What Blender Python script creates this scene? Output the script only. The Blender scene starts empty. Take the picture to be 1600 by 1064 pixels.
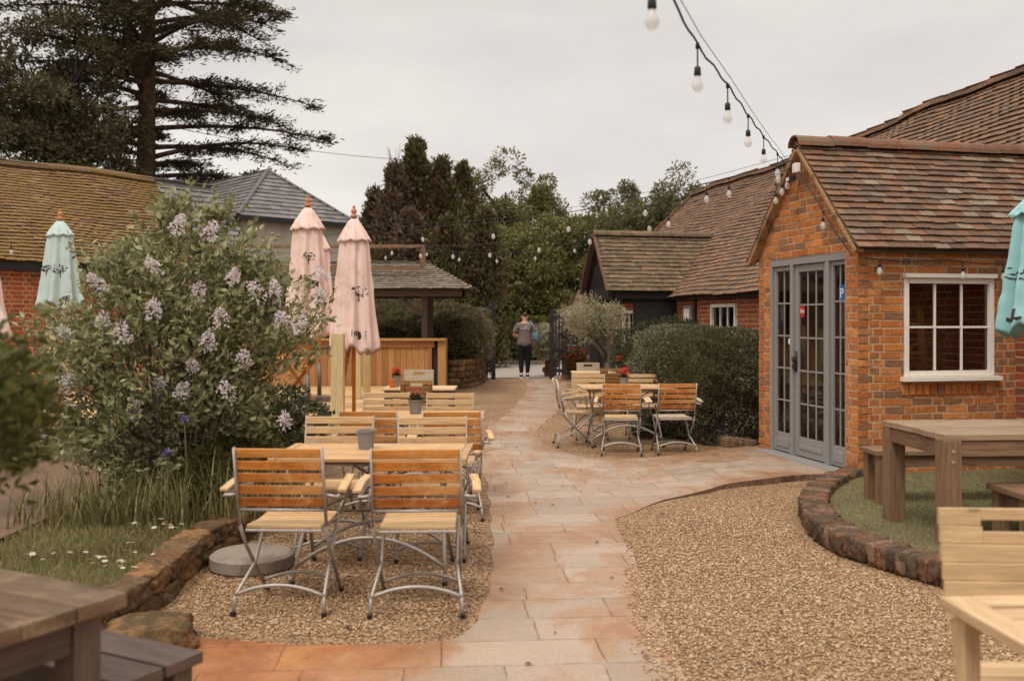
import bpy, math, random
import numpy as np
from mathutils import Vector, Matrix, noise as mnoise
from mathutils.geometry import delaunay_2d_cdt

R = math.radians
rnd = random.Random(7)
rng = np.random.default_rng(11)
scene = bpy.context.scene
col = scene.collection

# ------------------------------------------------------------------ camera
CAMH = 1.55
cd = bpy.data.cameras.new('camera'); cam = bpy.data.objects.new('camera', cd); col.objects.link(cam)
cam.location = (0, 0, CAMH); cam.rotation_euler = (R(90), 0, 0)
cd.sensor_width = 36; cd.lens = 33.75; cd.shift_y = -34/1600
cd.clip_start = 0.05; cd.clip_end = 900
cd.dof.use_dof = True; cd.dof.focus_distance = 9.6; cd.dof.aperture_fstop = 2.3
scene.camera = cam

# ------------------------------------------------------------------ world and sun (overcast)
SUN_EL, SUN_ROT = R(58), R(205)
w = bpy.data.worlds.new('World'); scene.world = w; w.use_nodes = True
nt = w.node_tree; nt.nodes.clear()
def N(nt, t, **k):
    n = nt.nodes.new(t)
    for a, b in k.items(): setattr(n, a, b)
    return n
out = N(nt, 'ShaderNodeOutputWorld'); bg = N(nt, 'ShaderNodeBackground'); bg.inputs[1].default_value = 0.10
sky = N(nt, 'ShaderNodeTexSky', sky_type='NISHITA', sun_disc=False, sun_elevation=SUN_EL, sun_rotation=SUN_ROT)
tc = N(nt, 'ShaderNodeTexCoord'); mp = N(nt, 'ShaderNodeMapping'); mp.inputs['Scale'].default_value = (1.2, 1.2, 4.0)
nz = N(nt, 'ShaderNodeTexNoise'); nz.inputs['Scale'].default_value = 1.6; nz.inputs['Detail'].default_value = 6; nz.inputs['Roughness'].default_value = .55
cr = N(nt, 'ShaderNodeValToRGB')
cr.color_ramp.elements[0].position = .3; cr.color_ramp.elements[0].color = (5.9, 5.5, 5.2, 1)
cr.color_ramp.elements[1].position = .72; cr.color_ramp.elements[1].color = (8.0, 7.5, 7.1, 1)
sep = N(nt, 'ShaderNodeSeparateXYZ')
mr = N(nt, 'ShaderNodeMapRange'); mr.inputs[1].default_value = .4; mr.inputs[2].default_value = 1.0; mr.inputs[3].default_value = 1.0; mr.inputs[4].default_value = 2.7
vm = N(nt, 'ShaderNodeVectorMath', operation='SCALE')
mix = N(nt, 'ShaderNodeMixRGB'); mix.inputs[0].default_value = .96
L = nt.links.new
L(tc.outputs['Generated'], mp.inputs[0]); L(mp.outputs[0], nz.inputs[0]); L(nz.outputs[0], cr.inputs[0])
L(tc.outputs['Generated'], sep.inputs[0]); L(sep.outputs[2], mr.inputs[0])
L(cr.outputs[0], vm.inputs[0]); L(mr.outputs[0], vm.inputs['Scale'])
L(sky.outputs[0], mix.inputs[1]); L(vm.outputs[0], mix.inputs[2]); L(mix.outputs[0], bg.inputs[0]); L(bg.outputs[0], out.inputs[0])
sd = bpy.data.lights.new('sun', 'SUN'); sd.energy = 1.5; sd.angle = R(16); sd.color = (1, .94, .86)
sun = bpy.data.objects.new('sun', sd); col.objects.link(sun)
sun.rotation_euler = (R(90)-SUN_EL, 0, R(-30))
scene.view_settings.view_transform = 'Standard'; scene.view_settings.look = 'None'
scene.view_settings.exposure = 0.22; scene.view_settings.gamma = 1.0
scene.cycles.use_denoising = True
scene.cycles.max_bounces = 6; scene.cycles.transparent_max_bounces = 12

# ------------------------------------------------------------------ materials
def lin(c):
    return tuple((x/12.92 if x <= .04045 else ((x+.055)/1.055)**2.4) for x in c)
def C8(r, g, b): return lin((r/255, g/255, b/255))
def ramp(nt, cols, fac=None, pos=None, interp='LINEAR'):
    n = N(nt, 'ShaderNodeValToRGB'); e = n.color_ramp; e.interpolation = interp
    k = len(cols)
    for i, c in enumerate(cols):
        p = pos[i] if pos else (i/(k-1) if k > 1 else 0)
        if i < 2: el = e.elements[i]; el.position = p
        else: el = e.elements.new(p)
        el.color = (*c, 1)
    if fac is not None: nt.links.new(fac, n.inputs[0])
    return n.outputs[0]
def mixc(nt, fac, a, b, mode='MIX'):
    m = N(nt, 'ShaderNodeMixRGB', blend_type=mode)
    for i, v in zip((0, 1, 2), (fac, a, b)):
        if hasattr(v, 'is_linked') or isinstance(v, bpy.types.NodeSocket): nt.links.new(v, m.inputs[i])
        elif isinstance(v, (int, float)): m.inputs[i].default_value = v
        else: m.inputs[i].default_value = (*v, 1)
    return m.outputs[0]
def math_(nt, op, a, b=None, clamp=False):
    m = N(nt, 'ShaderNodeMath', operation=op, use_clamp=clamp)
    for i, v in enumerate((a, b)):
        if v is None: continue
        if isinstance(v, (int, float)): m.inputs[i].default_value = v
        else: nt.links.new(v, m.inputs[i])
    return m.outputs[0]
def coords(nt, kind='Object', scale=(1, 1, 1), rot=(0, 0, 0)):
    t = N(nt, 'ShaderNodeTexCoord'); m = N(nt, 'ShaderNodeMapping'); m.inputs['Scale'].default_value = scale; m.inputs['Rotation'].default_value = rot
    nt.links.new(t.outputs[kind], m.inputs[0]); return m.outputs[0]
def noise(nt, vec, scale, detail=4, rough=.55, dist=0):
    n = N(nt, 'ShaderNodeTexNoise'); n.inputs['Scale'].default_value = scale; n.inputs['Detail'].default_value = detail
    n.inputs['Roughness'].default_value = rough; n.inputs['Distortion'].default_value = dist
    nt.links.new(vec, n.inputs[0]); return n.outputs[0]
def island(nt):
    return N(nt, 'ShaderNodeNewGeometry').outputs['Random Per Island']
def thresh(nt, v, lo, hi):
    m = N(nt, 'ShaderNodeMapRange'); m.inputs[1].default_value = lo; m.inputs[2].default_value = hi
    m.interpolation_type = 'SMOOTHSTEP'; nt.links.new(v, m.inputs[0]); return m.outputs[0]
def newmat(name, rough=.7, spec=.3, metallic=0):
    m = bpy.data.materials.new(name); m.use_nodes = True
    b = m.node_tree.nodes['Principled BSDF']; b.inputs['Roughness'].default_value = rough
    b.inputs['Specular IOR Level'].default_value = spec; b.inputs['Metallic'].default_value = metallic
    return m, m.node_tree, b
def bump(nt, b, h, strength=.4, dist=.01):
    n = N(nt, 'ShaderNodeBump'); n.inputs['Strength'].default_value = strength; n.inputs['Distance'].default_value = dist
    nt.links.new(h, n.inputs['Height']); nt.links.new(n.outputs[0], b.inputs['Normal'])
def surf(name, cols, rough=.75, grain=30, grain_amt=.35, patch=None, isl=True, bumpd=.004, bstr=.5, spec=.25, patchscale=3, patchr=(.5, .62), metallic=0, kind='Object'):
    """varied solid: island-random ramp x fine grain, optional patches of another colour"""
    m, nt, b = newmat(name, rough, spec, metallic)
    v = coords(nt, kind)
    n1 = noise(nt, v, grain, 5, .65)
    c = ramp(nt, cols, island(nt) if isl else noise(nt, v, grain*.15, 3))
    g = ramp(nt, [(1-grain_amt,)*3, (1+grain_amt*.6,)*3], n1, [.25, .75])
    c = mixc(nt, 1.0, c, g, 'MULTIPLY')
    if patch:
        pn = thresh(nt, noise(nt, v, patchscale, 7, .7), *patchr)
        c = mixc(nt, pn, c, patch)
    nt.links.new(c, b.inputs['Base Color'])
    bump(nt, b, n1, bstr, bumpd)
    return m
def woodmat(name, cols, rough=.6, dark=.45, spec=.3, worn=None, scale=1):
    m, nt, b = newmat(name, rough, spec)
    t = N(nt, 'ShaderNodeUVMap'); mp = N(nt, 'ShaderNodeMapping'); mp.inputs['Scale'].default_value = (2.2*scale, 26*scale, 1)
    nt.links.new(t.outputs[0], mp.inputs[0]); v = mp.outputs[0]
    n1 = noise(nt, v, 1.6, 6, .6, .6)
    mp2 = N(nt, 'ShaderNodeMapping'); mp2.inputs['Scale'].default_value = (6*scale, 160*scale, 1); nt.links.new(t.outputs[0], mp2.inputs[0])
    n2 = noise(nt, mp2.outputs[0], 1.0, 3, .6)
    c = ramp(nt, cols, island(nt))
    c = mixc(nt, 1.0, c, ramp(nt, [(1-dark,)*3, (1.0,)*3, (1.22,)*3], n1, [.3, .52, .75]), 'MULTIPLY')
    c = mixc(nt, .6, c, ramp(nt, [(.72,)*3, (1.15,)*3], n2, [.35, .65]), 'MULTIPLY')
    # knots
    mk = N(nt, 'ShaderNodeMapping'); mk.inputs['Scale'].default_value = (3.2*scale, 9*scale, 1); nt.links.new(t.outputs[0], mk.inputs[0])
    vo = N(nt, 'ShaderNodeTexVoronoi'); vo.inputs['Scale'].default_value = 1.0; nt.links.new(mk.outputs[0], vo.inputs[0])
    k = thresh(nt, vo.outputs['Distance'], .10, .05)
    c = mixc(nt, math_(nt, 'MULTIPLY', k, .55), c, tuple(x*.25 for x in cols[0]))
    if worn:
        o = coords(nt, 'Object'); c = mixc(nt, thresh(nt, noise(nt, o, 5, 6, .7), .48, .66), c, worn)
    nt.links.new(c, b.inputs['Base Color'])
    bump(nt, b, n2, .35, .002)
    return m
def leafmat(name, cols, trans=.3, rough=.55, spec=.25, kind='Object', nsc=.8, patch=None):
    m, nt, b = newmat(name, rough, spec)
    v = coords(nt, kind)
    f = math_(nt, 'ADD', math_(nt, 'MULTIPLY', island(nt), .65), math_(nt, 'MULTIPLY', noise(nt, v, nsc, 3, .6), .35))
    c = ramp(nt, cols, f)
    if patch: c = mixc(nt, thresh(nt, noise(nt, v, patch[1], 3, .5), patch[2], patch[2]+.08), c, ramp(nt, patch[0], island(nt)))
    nt.links.new(c, b.inputs['Base Color'])
    tr = N(nt, 'ShaderNodeBsdfTranslucent'); nt.links.new(c, tr.inputs[0])
    mx = N(nt, 'ShaderNodeMixShader'); mx.inputs[0].default_value = trans
    o = nt.nodes['Material Output']
    nt.links.new(b.outputs[0], mx.inputs[1]); nt.links.new(tr.outputs[0], mx.inputs[2]); nt.links.new(mx.outputs[0], o.inputs[0])
    return m
def plain(name, c, rough=.6, spec=.3, metallic=0, gr=.12, scale=20): return surf(name, [c, c], rough, scale, gr, None, False, .001, .2, spec, metallic=metallic)

M = {}
M['brick_orange'] = surf('orange_brick', [C8(186, 112, 58), C8(204, 132, 70), C8(172, 98, 54), C8(194, 120, 62), C8(146, 106, 76), C8(212, 142, 78), C8(182, 106, 54), C8(132, 100, 76), C8(198, 126, 66), C8(188, 110, 58)], .85, 45, .5, C8(124, 84, 56), bumpd=.006, bstr=.8, patchscale=4, patchr=(.56, .75))
M['brick_red'] = surf('red_brick', [C8(164, 86, 56), C8(178, 98, 62), C8(150, 76, 52), C8(170, 92, 58), C8(116, 80, 66), C8(184, 108, 68)], .85, 45, .45, C8(92, 60, 46), bumpd=.006, bstr=.8, patchscale=4, patchr=(.56, .75))
M['mortar'] = surf('lime_mortar', [C8(204, 176, 142), C8(186, 156, 122)], .95, 60, .3, C8(150, 122, 94), False, .004, .8)
M['tile'] = surf('clay_roof_tile', [C8(102, 74, 52), C8(116, 80, 55), C8(84, 66, 50), C8(126, 84, 58), C8(96, 78, 60), C8(106, 72, 50), C8(140, 102, 76), C8(90, 68, 50), C8(136, 120, 100), C8(104, 70, 48), C8(80, 60, 46)], .6, 40, .4, C8(70, 62, 52), bumpd=.004, patchscale=6, patchr=(.58, .72), spec=.35)
M['tile_far'] = surf('weathered_barn_tile', [C8(112, 84, 64), C8(130, 96, 72), C8(98, 78, 64), C8(140, 104, 78), C8(108, 86, 70), C8(124, 92, 66)], .75, 26, .4, C8(92, 82, 68), bumpd=.004, patchscale=3, patchr=(.5, .7))
M['tile_annex'] = surf('lichened_roof_tile', [C8(112, 92, 72), C8(128, 104, 80), C8(98, 82, 66), C8(118, 98, 76)], .85, 22, .45, C8(84, 76, 56), bumpd=.006, patchscale=7, patchr=(.48, .62))
M['tile_moss'] = surf('moss_covered_tile', [C8(126, 98, 68), C8(142, 112, 74), C8(104, 82, 60), C8(154, 122, 84), C8(116, 92, 68)], .95, 22, .65, C8(122, 97, 56), bumpd=.02, bstr=.9, patchscale=1.6, patchr=(.42, .6))
M['slate'] = surf('grey_slate', [C8(98, 94, 92), C8(112, 107, 104), C8(88, 84, 84), C8(122, 116, 112), C8(104, 98, 92)], .55, 20, .25, C8(128, 118, 108), bumpd=.003, patchscale=3, patchr=(.55, .75), spec=.4)
M['shingle'] = surf('grey_shingle', [C8(118, 106, 92), C8(132, 120, 104), C8(104, 94, 82), C8(140, 126, 110)], .9, 30, .35, None)
M['ridge'] = surf('ridge_clay', [C8(128, 84, 62), C8(108, 74, 58), C8(140, 96, 72)], .8, 25, .4, C8(110, 98, 80), patchscale=5, patchr=(.48, .66))
M['verge'] = surf('verge_mortar', [C8(176, 140, 100), C8(158, 124, 88)], .95, 40, .4, C8(104, 84, 62), False, .01, .8)
M['greypaint'] = surf('grey_door_paint', [C8(146, 142, 139), C8(136, 132, 129)], .5, 14, .08, C8(150, 142, 134), False, .001, .2, .4, 30, (.68, .72))
M['whitepaint'] = surf('cream_window_paint', [C8(238, 231, 220), C8(230, 221, 209)], .5, 18, .08, C8(180, 160, 140), False, .001, .2, .4, 24, (.66, .72))
M['blackboard'] = surf('black_stained_board', [C8(44, 42, 42), C8(54, 50, 49), C8(38, 36, 37)], .7, 20, .3, None)
M['whitewash'] = surf('whitewashed_render', [C8(196, 186, 172), C8(184, 174, 160)], .9, 6, .12, C8(170, 158, 142), False, .004, .4, .2, 1.5, (.5, .7))
M['room'] = plain('shade_toned_plaster', C8(52, 44, 38), .9)  # dark wall colour stands in for the dimness behind the barn windows
M['wood_orange'] = woodmat('oiled_teak', [C8(180, 104, 42), C8(216, 146, 72), C8(144, 76, 32), C8(200, 126, 54), C8(166, 92, 38)], .42, .4, worn=C8(196, 148, 92))
M['wood_pale'] = woodmat('sun_bleached_teak', [C8(200, 160, 110), C8(212, 176, 130), C8(184, 144, 98)], .6, .35, worn=C8(186, 160, 126))
M['wood_top'] = woodmat('worn_table_teak', [C8(196, 152, 102), C8(206, 164, 114), C8(180, 136, 88)], .5, .42, worn=C8(176, 146, 112))
M['wood_bench'] = woodmat('pale_bench_wood', [C8(196, 164, 124), C8(204, 174, 134), C8(188, 156, 118)], .6, .2)
M['wood_ash'] = woodmat('silvered_bench_wood', [C8(186, 170, 146), C8(194, 178, 154)], .7, .25)
M['wood_brownback'] = woodmat('brown_bench_back', [C8(150, 108, 62), C8(160, 116, 68)], .6, .25)
M['wood_weather'] = woodmat('weathered_brown_timber', [C8(124, 96, 72), C8(138, 108, 82), C8(112, 86, 66)], .6, .45)
M['wood_dark'] = woodmat('dark_grey_timber', [C8(92, 76, 66), C8(104, 88, 76), C8(84, 68, 58)], .5, .45, .4)
M['wood_top_grey'] = woodmat('grey_worn_tabletop', [C8(150, 124, 98), C8(162, 136, 110), C8(140, 114, 90)], .45, .45, .45)
M['wood_wet'] = woodmat('wet_brown_tabletop', [C8(112, 90, 70), C8(124, 100, 78), C8(100, 80, 62)], .35, .5, .5, worn=C8(146, 122, 96))
M['wood_cedar'] = woodmat('new_cladding_board', [C8(170, 122, 74), C8(186, 138, 86), C8(154, 106, 62), C8(178, 128, 78)], .65, .3)
M['wood_raw'] = woodmat('raw_pine_post', [C8(204, 180, 132), C8(212, 188, 142)], .65, .18)
M['wood_deck'] = woodmat('deck_board', [C8(204, 166, 116), C8(192, 154, 106), C8(212, 176, 128)], .6, .3)
M['pole'] = woodmat('varnished_pole', [C8(216, 142, 56), C8(206, 130, 48)], .4, .2)
M['steel'] = surf('galvanised_steel', [C8(176, 168, 160), C8(160, 152, 144)], .45, 30, .2, C8(132, 118, 104), False, .001, .2, .5, 6, (.6, .75), .35)
M['dsteel'] = surf('dull_grey_steel', [C8(120, 110, 102), C8(104, 95, 90)], .5, 30, .2, None, False, .001, .2, .5, metallic=.3)
M['rubber'] = plain('black_rubber', C8(34, 32, 31), .6)
M['black'] = plain('black_metal', C8(34, 32, 32), .45, .4)
M['concrete'] = surf('concrete', [C8(150, 138, 124), C8(136, 124, 112)], .9, 50, .3, C8(116, 104, 92), False, .004, .6)
M['pink'] = surf('pink_canvas', [C8(236, 208, 196), C8(231, 200, 188)], .9, 8, .08, C8(214, 184, 168), False, .001, .2)
M['teal'] = surf('teal_canvas', [C8(150, 196, 196), C8(142, 188, 190)], .9, 8, .05, None, False, .001, .2)
M['teal2'] = surf('pale_teal_canvas', [C8(190, 206, 200), C8(182, 199, 194)], .9, 8, .05, None, False, .001, .2)
M['print'] = plain('charcoal_print', C8(62, 52, 48), .9)
M['bronze'] = surf('turned_wood_finial', [C8(196, 126, 84), C8(184, 116, 78)], .5, 20, .15, None, False)
M['bark'] = surf('ridged_bark', [C8(98, 76, 60), C8(78, 62, 50)], .95, 12, .5, C8(120, 98, 80), False, .03, .9, .1, 4)
M['bark_dark'] = surf('dark_bark', [C8(62, 52, 44), C8(50, 42, 36)], .95, 12, .5, None, False, .02, .9)
M['bark_grey'] = surf('grey_bark', [C8(132, 120, 104), C8(110, 98, 84)], .95, 14, .45, None, False, .01, .9)
M['cedar'] = leafmat('cedar_needles', [C8(58, 56, 42), C8(74, 70, 52), C8(92, 86, 62), C8(122, 112, 84)], .15, spec=.1)
M['evergreen'] = leafmat('dark_oak_leaf', [C8(54, 52, 36), C8(76, 70, 48), C8(98, 90, 64), C8(128, 116, 90)], .2, spec=.15)
M['cypress'] = leafmat('cypress_spray', [C8(58, 56, 34), C8(80, 76, 46), C8(104, 96, 60), C8(132, 122, 82)], .15, patch=([C8(84, 62, 44), C8(104, 76, 54)], .9, .52))
M['cypress_dead'] = leafmat('browned_cypress_spray', [C8(84, 66, 52), C8(104, 84, 66), C8(120, 98, 80)], .15)
M['leaf_mid'] = leafmat('mid_green_leaf', [C8(76, 76, 46), C8(100, 98, 58), C8(124, 118, 74), C8(152, 144, 98)], .3)
M['leaf_hedge'] = leafmat('laurel_leaf', [C8(72, 74, 42), C8(100, 98, 56), C8(128, 124, 74), C8(166, 158, 108)], .25)
M['leaf_right'] = leafmat('hawthorn_leaf', [C8(80, 82, 50), C8(106, 104, 68), C8(132, 126, 88)], .3)
M['leaf_box'] = leafmat('grey_green_hedge_leaf', [C8(60, 60, 38), C8(84, 82, 56), C8(116, 110, 82), C8(188, 180, 152)], .2, .4, .4)
M['leaf_yew'] = leafmat('yew_leaf', [C8(48, 50, 32), C8(66, 68, 42), C8(88, 88, 58)], .15)
M['leaf_olive'] = leafmat('olive_leaf', [C8(124, 118, 90), C8(156, 148, 118), C8(184, 174, 146)], .25)
M['leaf_lilac'] = leafmat('lilac_leaf', [C8(76, 78, 48), C8(112, 112, 74), C8(146, 145, 102), C8(178, 175, 134), C8(208, 204, 168)], .35, nsc=2.2)  # palest ramp tones imitate sky light caught on the leaf tips
M['leaf_near'] = leafmat('shrub_leaf', [C8(54, 56, 26), C8(80, 80, 38), C8(116, 112, 60)], .4)
M['leaf_shrub'] = leafmat('bank_shrub_leaf', [C8(68, 62, 40), C8(98, 88, 60), C8(126, 112, 82), C8(160, 142, 114)], .2)
M['blossom'] = leafmat('lilac_petal', [C8(208, 194, 198), C8(222, 210, 212), C8(236, 228, 226)], .4, .7)
M['white_petal'] = leafmat('white_petal', [C8(214, 204, 186), C8(232, 224, 208)], .3, .7)
M['purple'] = leafmat('violet_petal', [C8(112, 88, 150), C8(140, 116, 176)], .3)
M['red_petal'] = leafmat('red_petal', [C8(196, 58, 54), C8(216, 86, 70)], .3)
M['blade'] = leafmat('grass_blade', [C8(74, 72, 42), C8(108, 102, 62), C8(148, 138, 94), C8(186, 172, 130)], .35, nsc=3)
M['turf'] = leafmat('turf_blade', [C8(112, 106, 66), C8(140, 132, 88), C8(172, 160, 116)], .35, nsc=3)
M['twig_core'] = surf('twig_toned_core', [C8(66, 60, 40), C8(52, 50, 32)], 1, 30, .6, C8(80, 78, 50), False, .03, .9, .05, 14, (.45, .6))  # twig colour for the solid light-blocking core added inside hedges
M['terracotta'] = surf('terracotta', [C8(204, 112, 62), C8(192, 104, 58)], .85, 20, .2, None, False)
M['zinc'] = surf('grey_zinc_pot', [C8(142, 138, 134), C8(126, 122, 118)], .6, 14, .25, None, False, .001, .2, .4, metallic=.2)
M['stone'] = surf('mossy_rough_stone', [C8(142, 98, 62), C8(112, 84, 60), C8(160, 118, 78), C8(98, 74, 54), C8(138, 110, 82)], .95, 28, .65, C8(86, 72, 48), bumpd=.035, bstr=.9, patchscale=5, patchr=(.46, .62))
M['oldbrick'] = surf('frost_worn_brick', [C8(132, 94, 70), C8(100, 78, 64), C8(136, 98, 74), C8(84, 68, 56), C8(150, 104, 72), C8(128, 112, 96)], .95, 30, .6, C8(88, 76, 62), bumpd=.03, bstr=.9, patchscale=6, patchr=(.46, .6))

def glassmat():
    m, nt, b = newmat('window_glass', .03, .6)
    nt.nodes.remove(b)
    tr = N(nt, 'ShaderNodeBsdfTransparent'); tr.inputs[0].default_value = (.9, .88, .85, 1)
    gl = N(nt, 'ShaderNodeBsdfGlossy'); gl.inputs['Roughness'].default_value = .02; gl.inputs[0].default_value = (1, 1, 1, 1)
    fr = N(nt, 'ShaderNodeFresnel'); fr.inputs[0].default_value = 1.5
    mx = N(nt, 'ShaderNodeMixShader'); o = nt.nodes['Material Output']
    nt.links.new(fr.outputs[0], mx.inputs[0]); nt.links.new(tr.outputs[0], mx.inputs[1]); nt.links.new(gl.outputs[0], mx.inputs[2]); nt.links.new(mx.outputs[0], o.inputs[0])
    return m
M['glass'] = glassmat()
def bulbmat():
    m, nt, b = newmat('bulb_glass', .08, .6); b.inputs['Base Color'].default_value = (.85, .82, .78, 1)
    tr = N(nt, 'ShaderNodeBsdfTransparent'); mx = N(nt, 'ShaderNodeMixShader'); mx.inputs[0].default_value = .42
    o = nt.nodes['Material Output']; nt.links.new(tr.outputs[0], mx.inputs[1]); nt.links.new(b.outputs[0], mx.inputs[2]); nt.links.new(mx.outputs[0], o.inputs[0])
    return m
M['bulb'] = bulbmat()

def gravelmat():
    m, nt, b = newmat('pea_gravel', .8, .3)
    v = coords(nt)
    vo = N(nt, 'ShaderNodeTexVoronoi'); vo.inputs['Scale'].default_value = 72; nt.links.new(v, vo.inputs[0])
    vo2 = N(nt, 'ShaderNodeTexVoronoi'); vo2.inputs['Scale'].default_value = 105; nt.links.new(v, vo2.inputs[0])
    s = N(nt, 'ShaderNodeSeparateXYZ'); nt.links.new(vo.outputs['Color'], s.inputs[0])
    s2 = N(nt, 'ShaderNodeSeparateXYZ'); nt.links.new(vo2.outputs['Color'], s2.inputs[0])
    cols = [C8(146, 112, 80), C8(186, 152, 114), C8(166, 132, 96), C8(204, 176, 140), C8(124, 92, 64), C8(178, 144, 108), C8(194, 166, 130), C8(156, 116, 80)]
    c1 = ramp(nt, cols, s.outputs[0]); c2 = ramp(nt, cols, s2.outputs[1])
    c = mixc(nt, .35, c1, c2)
    c = mixc(nt, thresh(nt, vo.outputs['Distance'], .35, .75), c, C8(96, 68, 44))
    big = noise(nt, v, 1.1, 5, .6)
    c = mixc(nt, 1.0, c, ramp(nt, [(.8, .78, .74), (1.12, 1.12, 1.12)], big, [.3, .7]), 'MULTIPLY')
    c = mixc(nt, 1.0, c, ramp(nt, [(.72, .70, .66), (1.3, 1.3, 1.32)], noise(nt, v, 17, 3, .8), [.3, .7]), 'MULTIPLY')
    nt.links.new(c, b.inputs['Base Color'])
    h = math_(nt, 'SUBTRACT', 1.0, vo.outputs['Distance'])
    h = math_(nt, 'ADD', h, math_(nt, 'MULTIPLY', vo2.outputs['Distance'], -.4))
    bump(nt, b, h, .9, .012)
    return m
M['gravel'] = gravelmat()
M['pebble'] = surf('gravel_pebble', [C8(150, 114, 80), C8(194, 160, 122), C8(170, 136, 100), C8(214, 190, 158), C8(124, 90, 62), C8(184, 150, 114), C8(204, 178, 144), C8(160, 118, 80)], .75, 60, .2, None)
def pathmat():
    m, nt, b = newmat('stamped_concrete_path', .5, .4)
    v = coords(nt, rot=(0, 0, R(-4)))
    ds = N(nt, 'ShaderNodeVectorMath', operation='MULTIPLY_ADD')
    nn = N(nt, 'ShaderNodeTexNoise'); nn.inputs['Scale'].default_value = 3; nt.links.new(v, nn.inputs[0])
    nt.links.new(nn.outputs['Color'], ds.inputs[0]); ds.inputs[1].default_value = (.03, .03, 0); nt.links.new(v, ds.inputs[2])
    def br(wd, rh, off, sq):
        k = N(nt, 'ShaderNodeTexBrick'); k.offset = off; k.squash = sq; k.squash_frequency = 3
        k.inputs['Scale'].default_value = 1; k.inputs['Mortar Size'].default_value = .005; k.inputs['Mortar Smooth'].default_value = .4
        k.inputs['Brick Width'].default_value = wd; k.inputs['Row Height'].default_value = rh
        k.inputs['Color1'].default_value = (.84, .84, .84, 1); k.inputs['Color2'].default_value = (1.08, 1.08, 1.08, 1); k.inputs['Mortar'].default_value = (1, 1, 1, 1)
        nt.links.new(ds.outputs[0], k.inputs[0]); return k
    k = br(.74, .33, .37, .6)
    at_ = N(nt, 'ShaderNodeAttribute'); at_.attribute_name = 'edge'
    st = noise(nt, coords(nt, scale=(1, .8, 1)), 1.5, 8, .66, .6)
    st = math_(nt, 'ADD', st, math_(nt, 'MULTIPLY', thresh(nt, at_.outputs['Fac'], .5, .0), .11))
    st2 = noise(nt, v, 6, 6, .65)
    base = ramp(nt, [C8(148, 127, 108), C8(166, 145, 125), C8(178, 158, 139)], noise(nt, v, .9, 5))
    c = mixc(nt, 1, base, k.outputs[0], 'MULTIPLY')
    c = mixc(nt, math_(nt, 'MULTIPLY', thresh(nt, st, .5, .585), .6), c, C8(158, 116, 78))
    c = mixc(nt, math_(nt, 'MULTIPLY', thresh(nt, st, .585, .68), .5), c, C8(140, 90, 52))
    # rust-red older slabs at the near left branch
    o = coords(nt); sp = N(nt, 'ShaderNodeSeparateXYZ'); nt.links.new(o, sp.inputs[0])
    pos = math_(nt, 'ADD', math_(nt, 'MULTIPLY', sp.outputs[0], -1.0), math_(nt, 'ADD', math_(nt, 'MULTIPLY', st2, .9), -.75))
    near = thresh(nt, sp.outputs[1], 6.2, 4.6)
    c = mixc(nt, math_(nt, 'MULTIPLY', math_(nt, 'MULTIPLY', thresh(nt, pos, -.15, .75), near), .8), c, ramp(nt, [C8(122, 70, 36), C8(158, 92, 44), C8(182, 124, 74)], noise(nt, v, 2.2, 7, .7, .5), [.34, .5, .66]))
    c = mixc(nt, 1, c, ramp(nt, [(.82,)*3, (1.1,)*3], noise(nt, v, 55, 4, .7), [.3, .7]), 'MULTIPLY')
    c = mixc(nt, math_(nt, 'MULTIPLY', math_(nt, 'MULTIPLY', k.outputs['Fac'], thresh(nt, st2, .38, .52)), .7), c, C8(84, 62, 48))
    nt.links.new(c, b.inputs['Base Color'])
    rr = ramp(nt, [(.3,)*3, (.6,)*3], st2, [.4, .62]); nt.links.new(rr, b.inputs['Roughness'])
    h = math_(nt, 'ADD', math_(nt, 'MULTIPLY', k.outputs['Fac'], -1.0), math_(nt, 'MULTIPLY', noise(nt, v, 22, 6, .7), .5))
    bump(nt, b, h, .5, .008)
    return m
M['path'] = pathmat()
M['kerbside'] = surf('rough_concrete_edge', [C8(140, 110, 86), C8(122, 96, 76)], .95, 25, .5, C8(86, 70, 56), False, .02, .9)
M['soil'] = surf('dark_soil', [C8(92, 74, 54), C8(78, 64, 46)], 1, 10, .5, C8(94, 92, 56), False, .03, .9, .1, 1.2, (.45, .6))
M['patio'] = surf('wet_brown_patio', [C8(122, 96, 76), C8(104, 82, 66)], .35, 8, .3, C8(84, 68, 54), False, .006, .5, .5, 1.2, (.45, .62))
M['astro'] = surf('artificial_grass', [C8(134, 126, 92), C8(118, 112, 80)], .95, 70, .7, C8(104, 96, 68), False, .012, 1, .1, 1.6, (.45, .7))
M['asphalt'] = surf('grey_asphalt', [C8(150, 140, 130), C8(160, 150, 140)], .6, 60, .2, None, False, .003, .4, .4)

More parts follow.
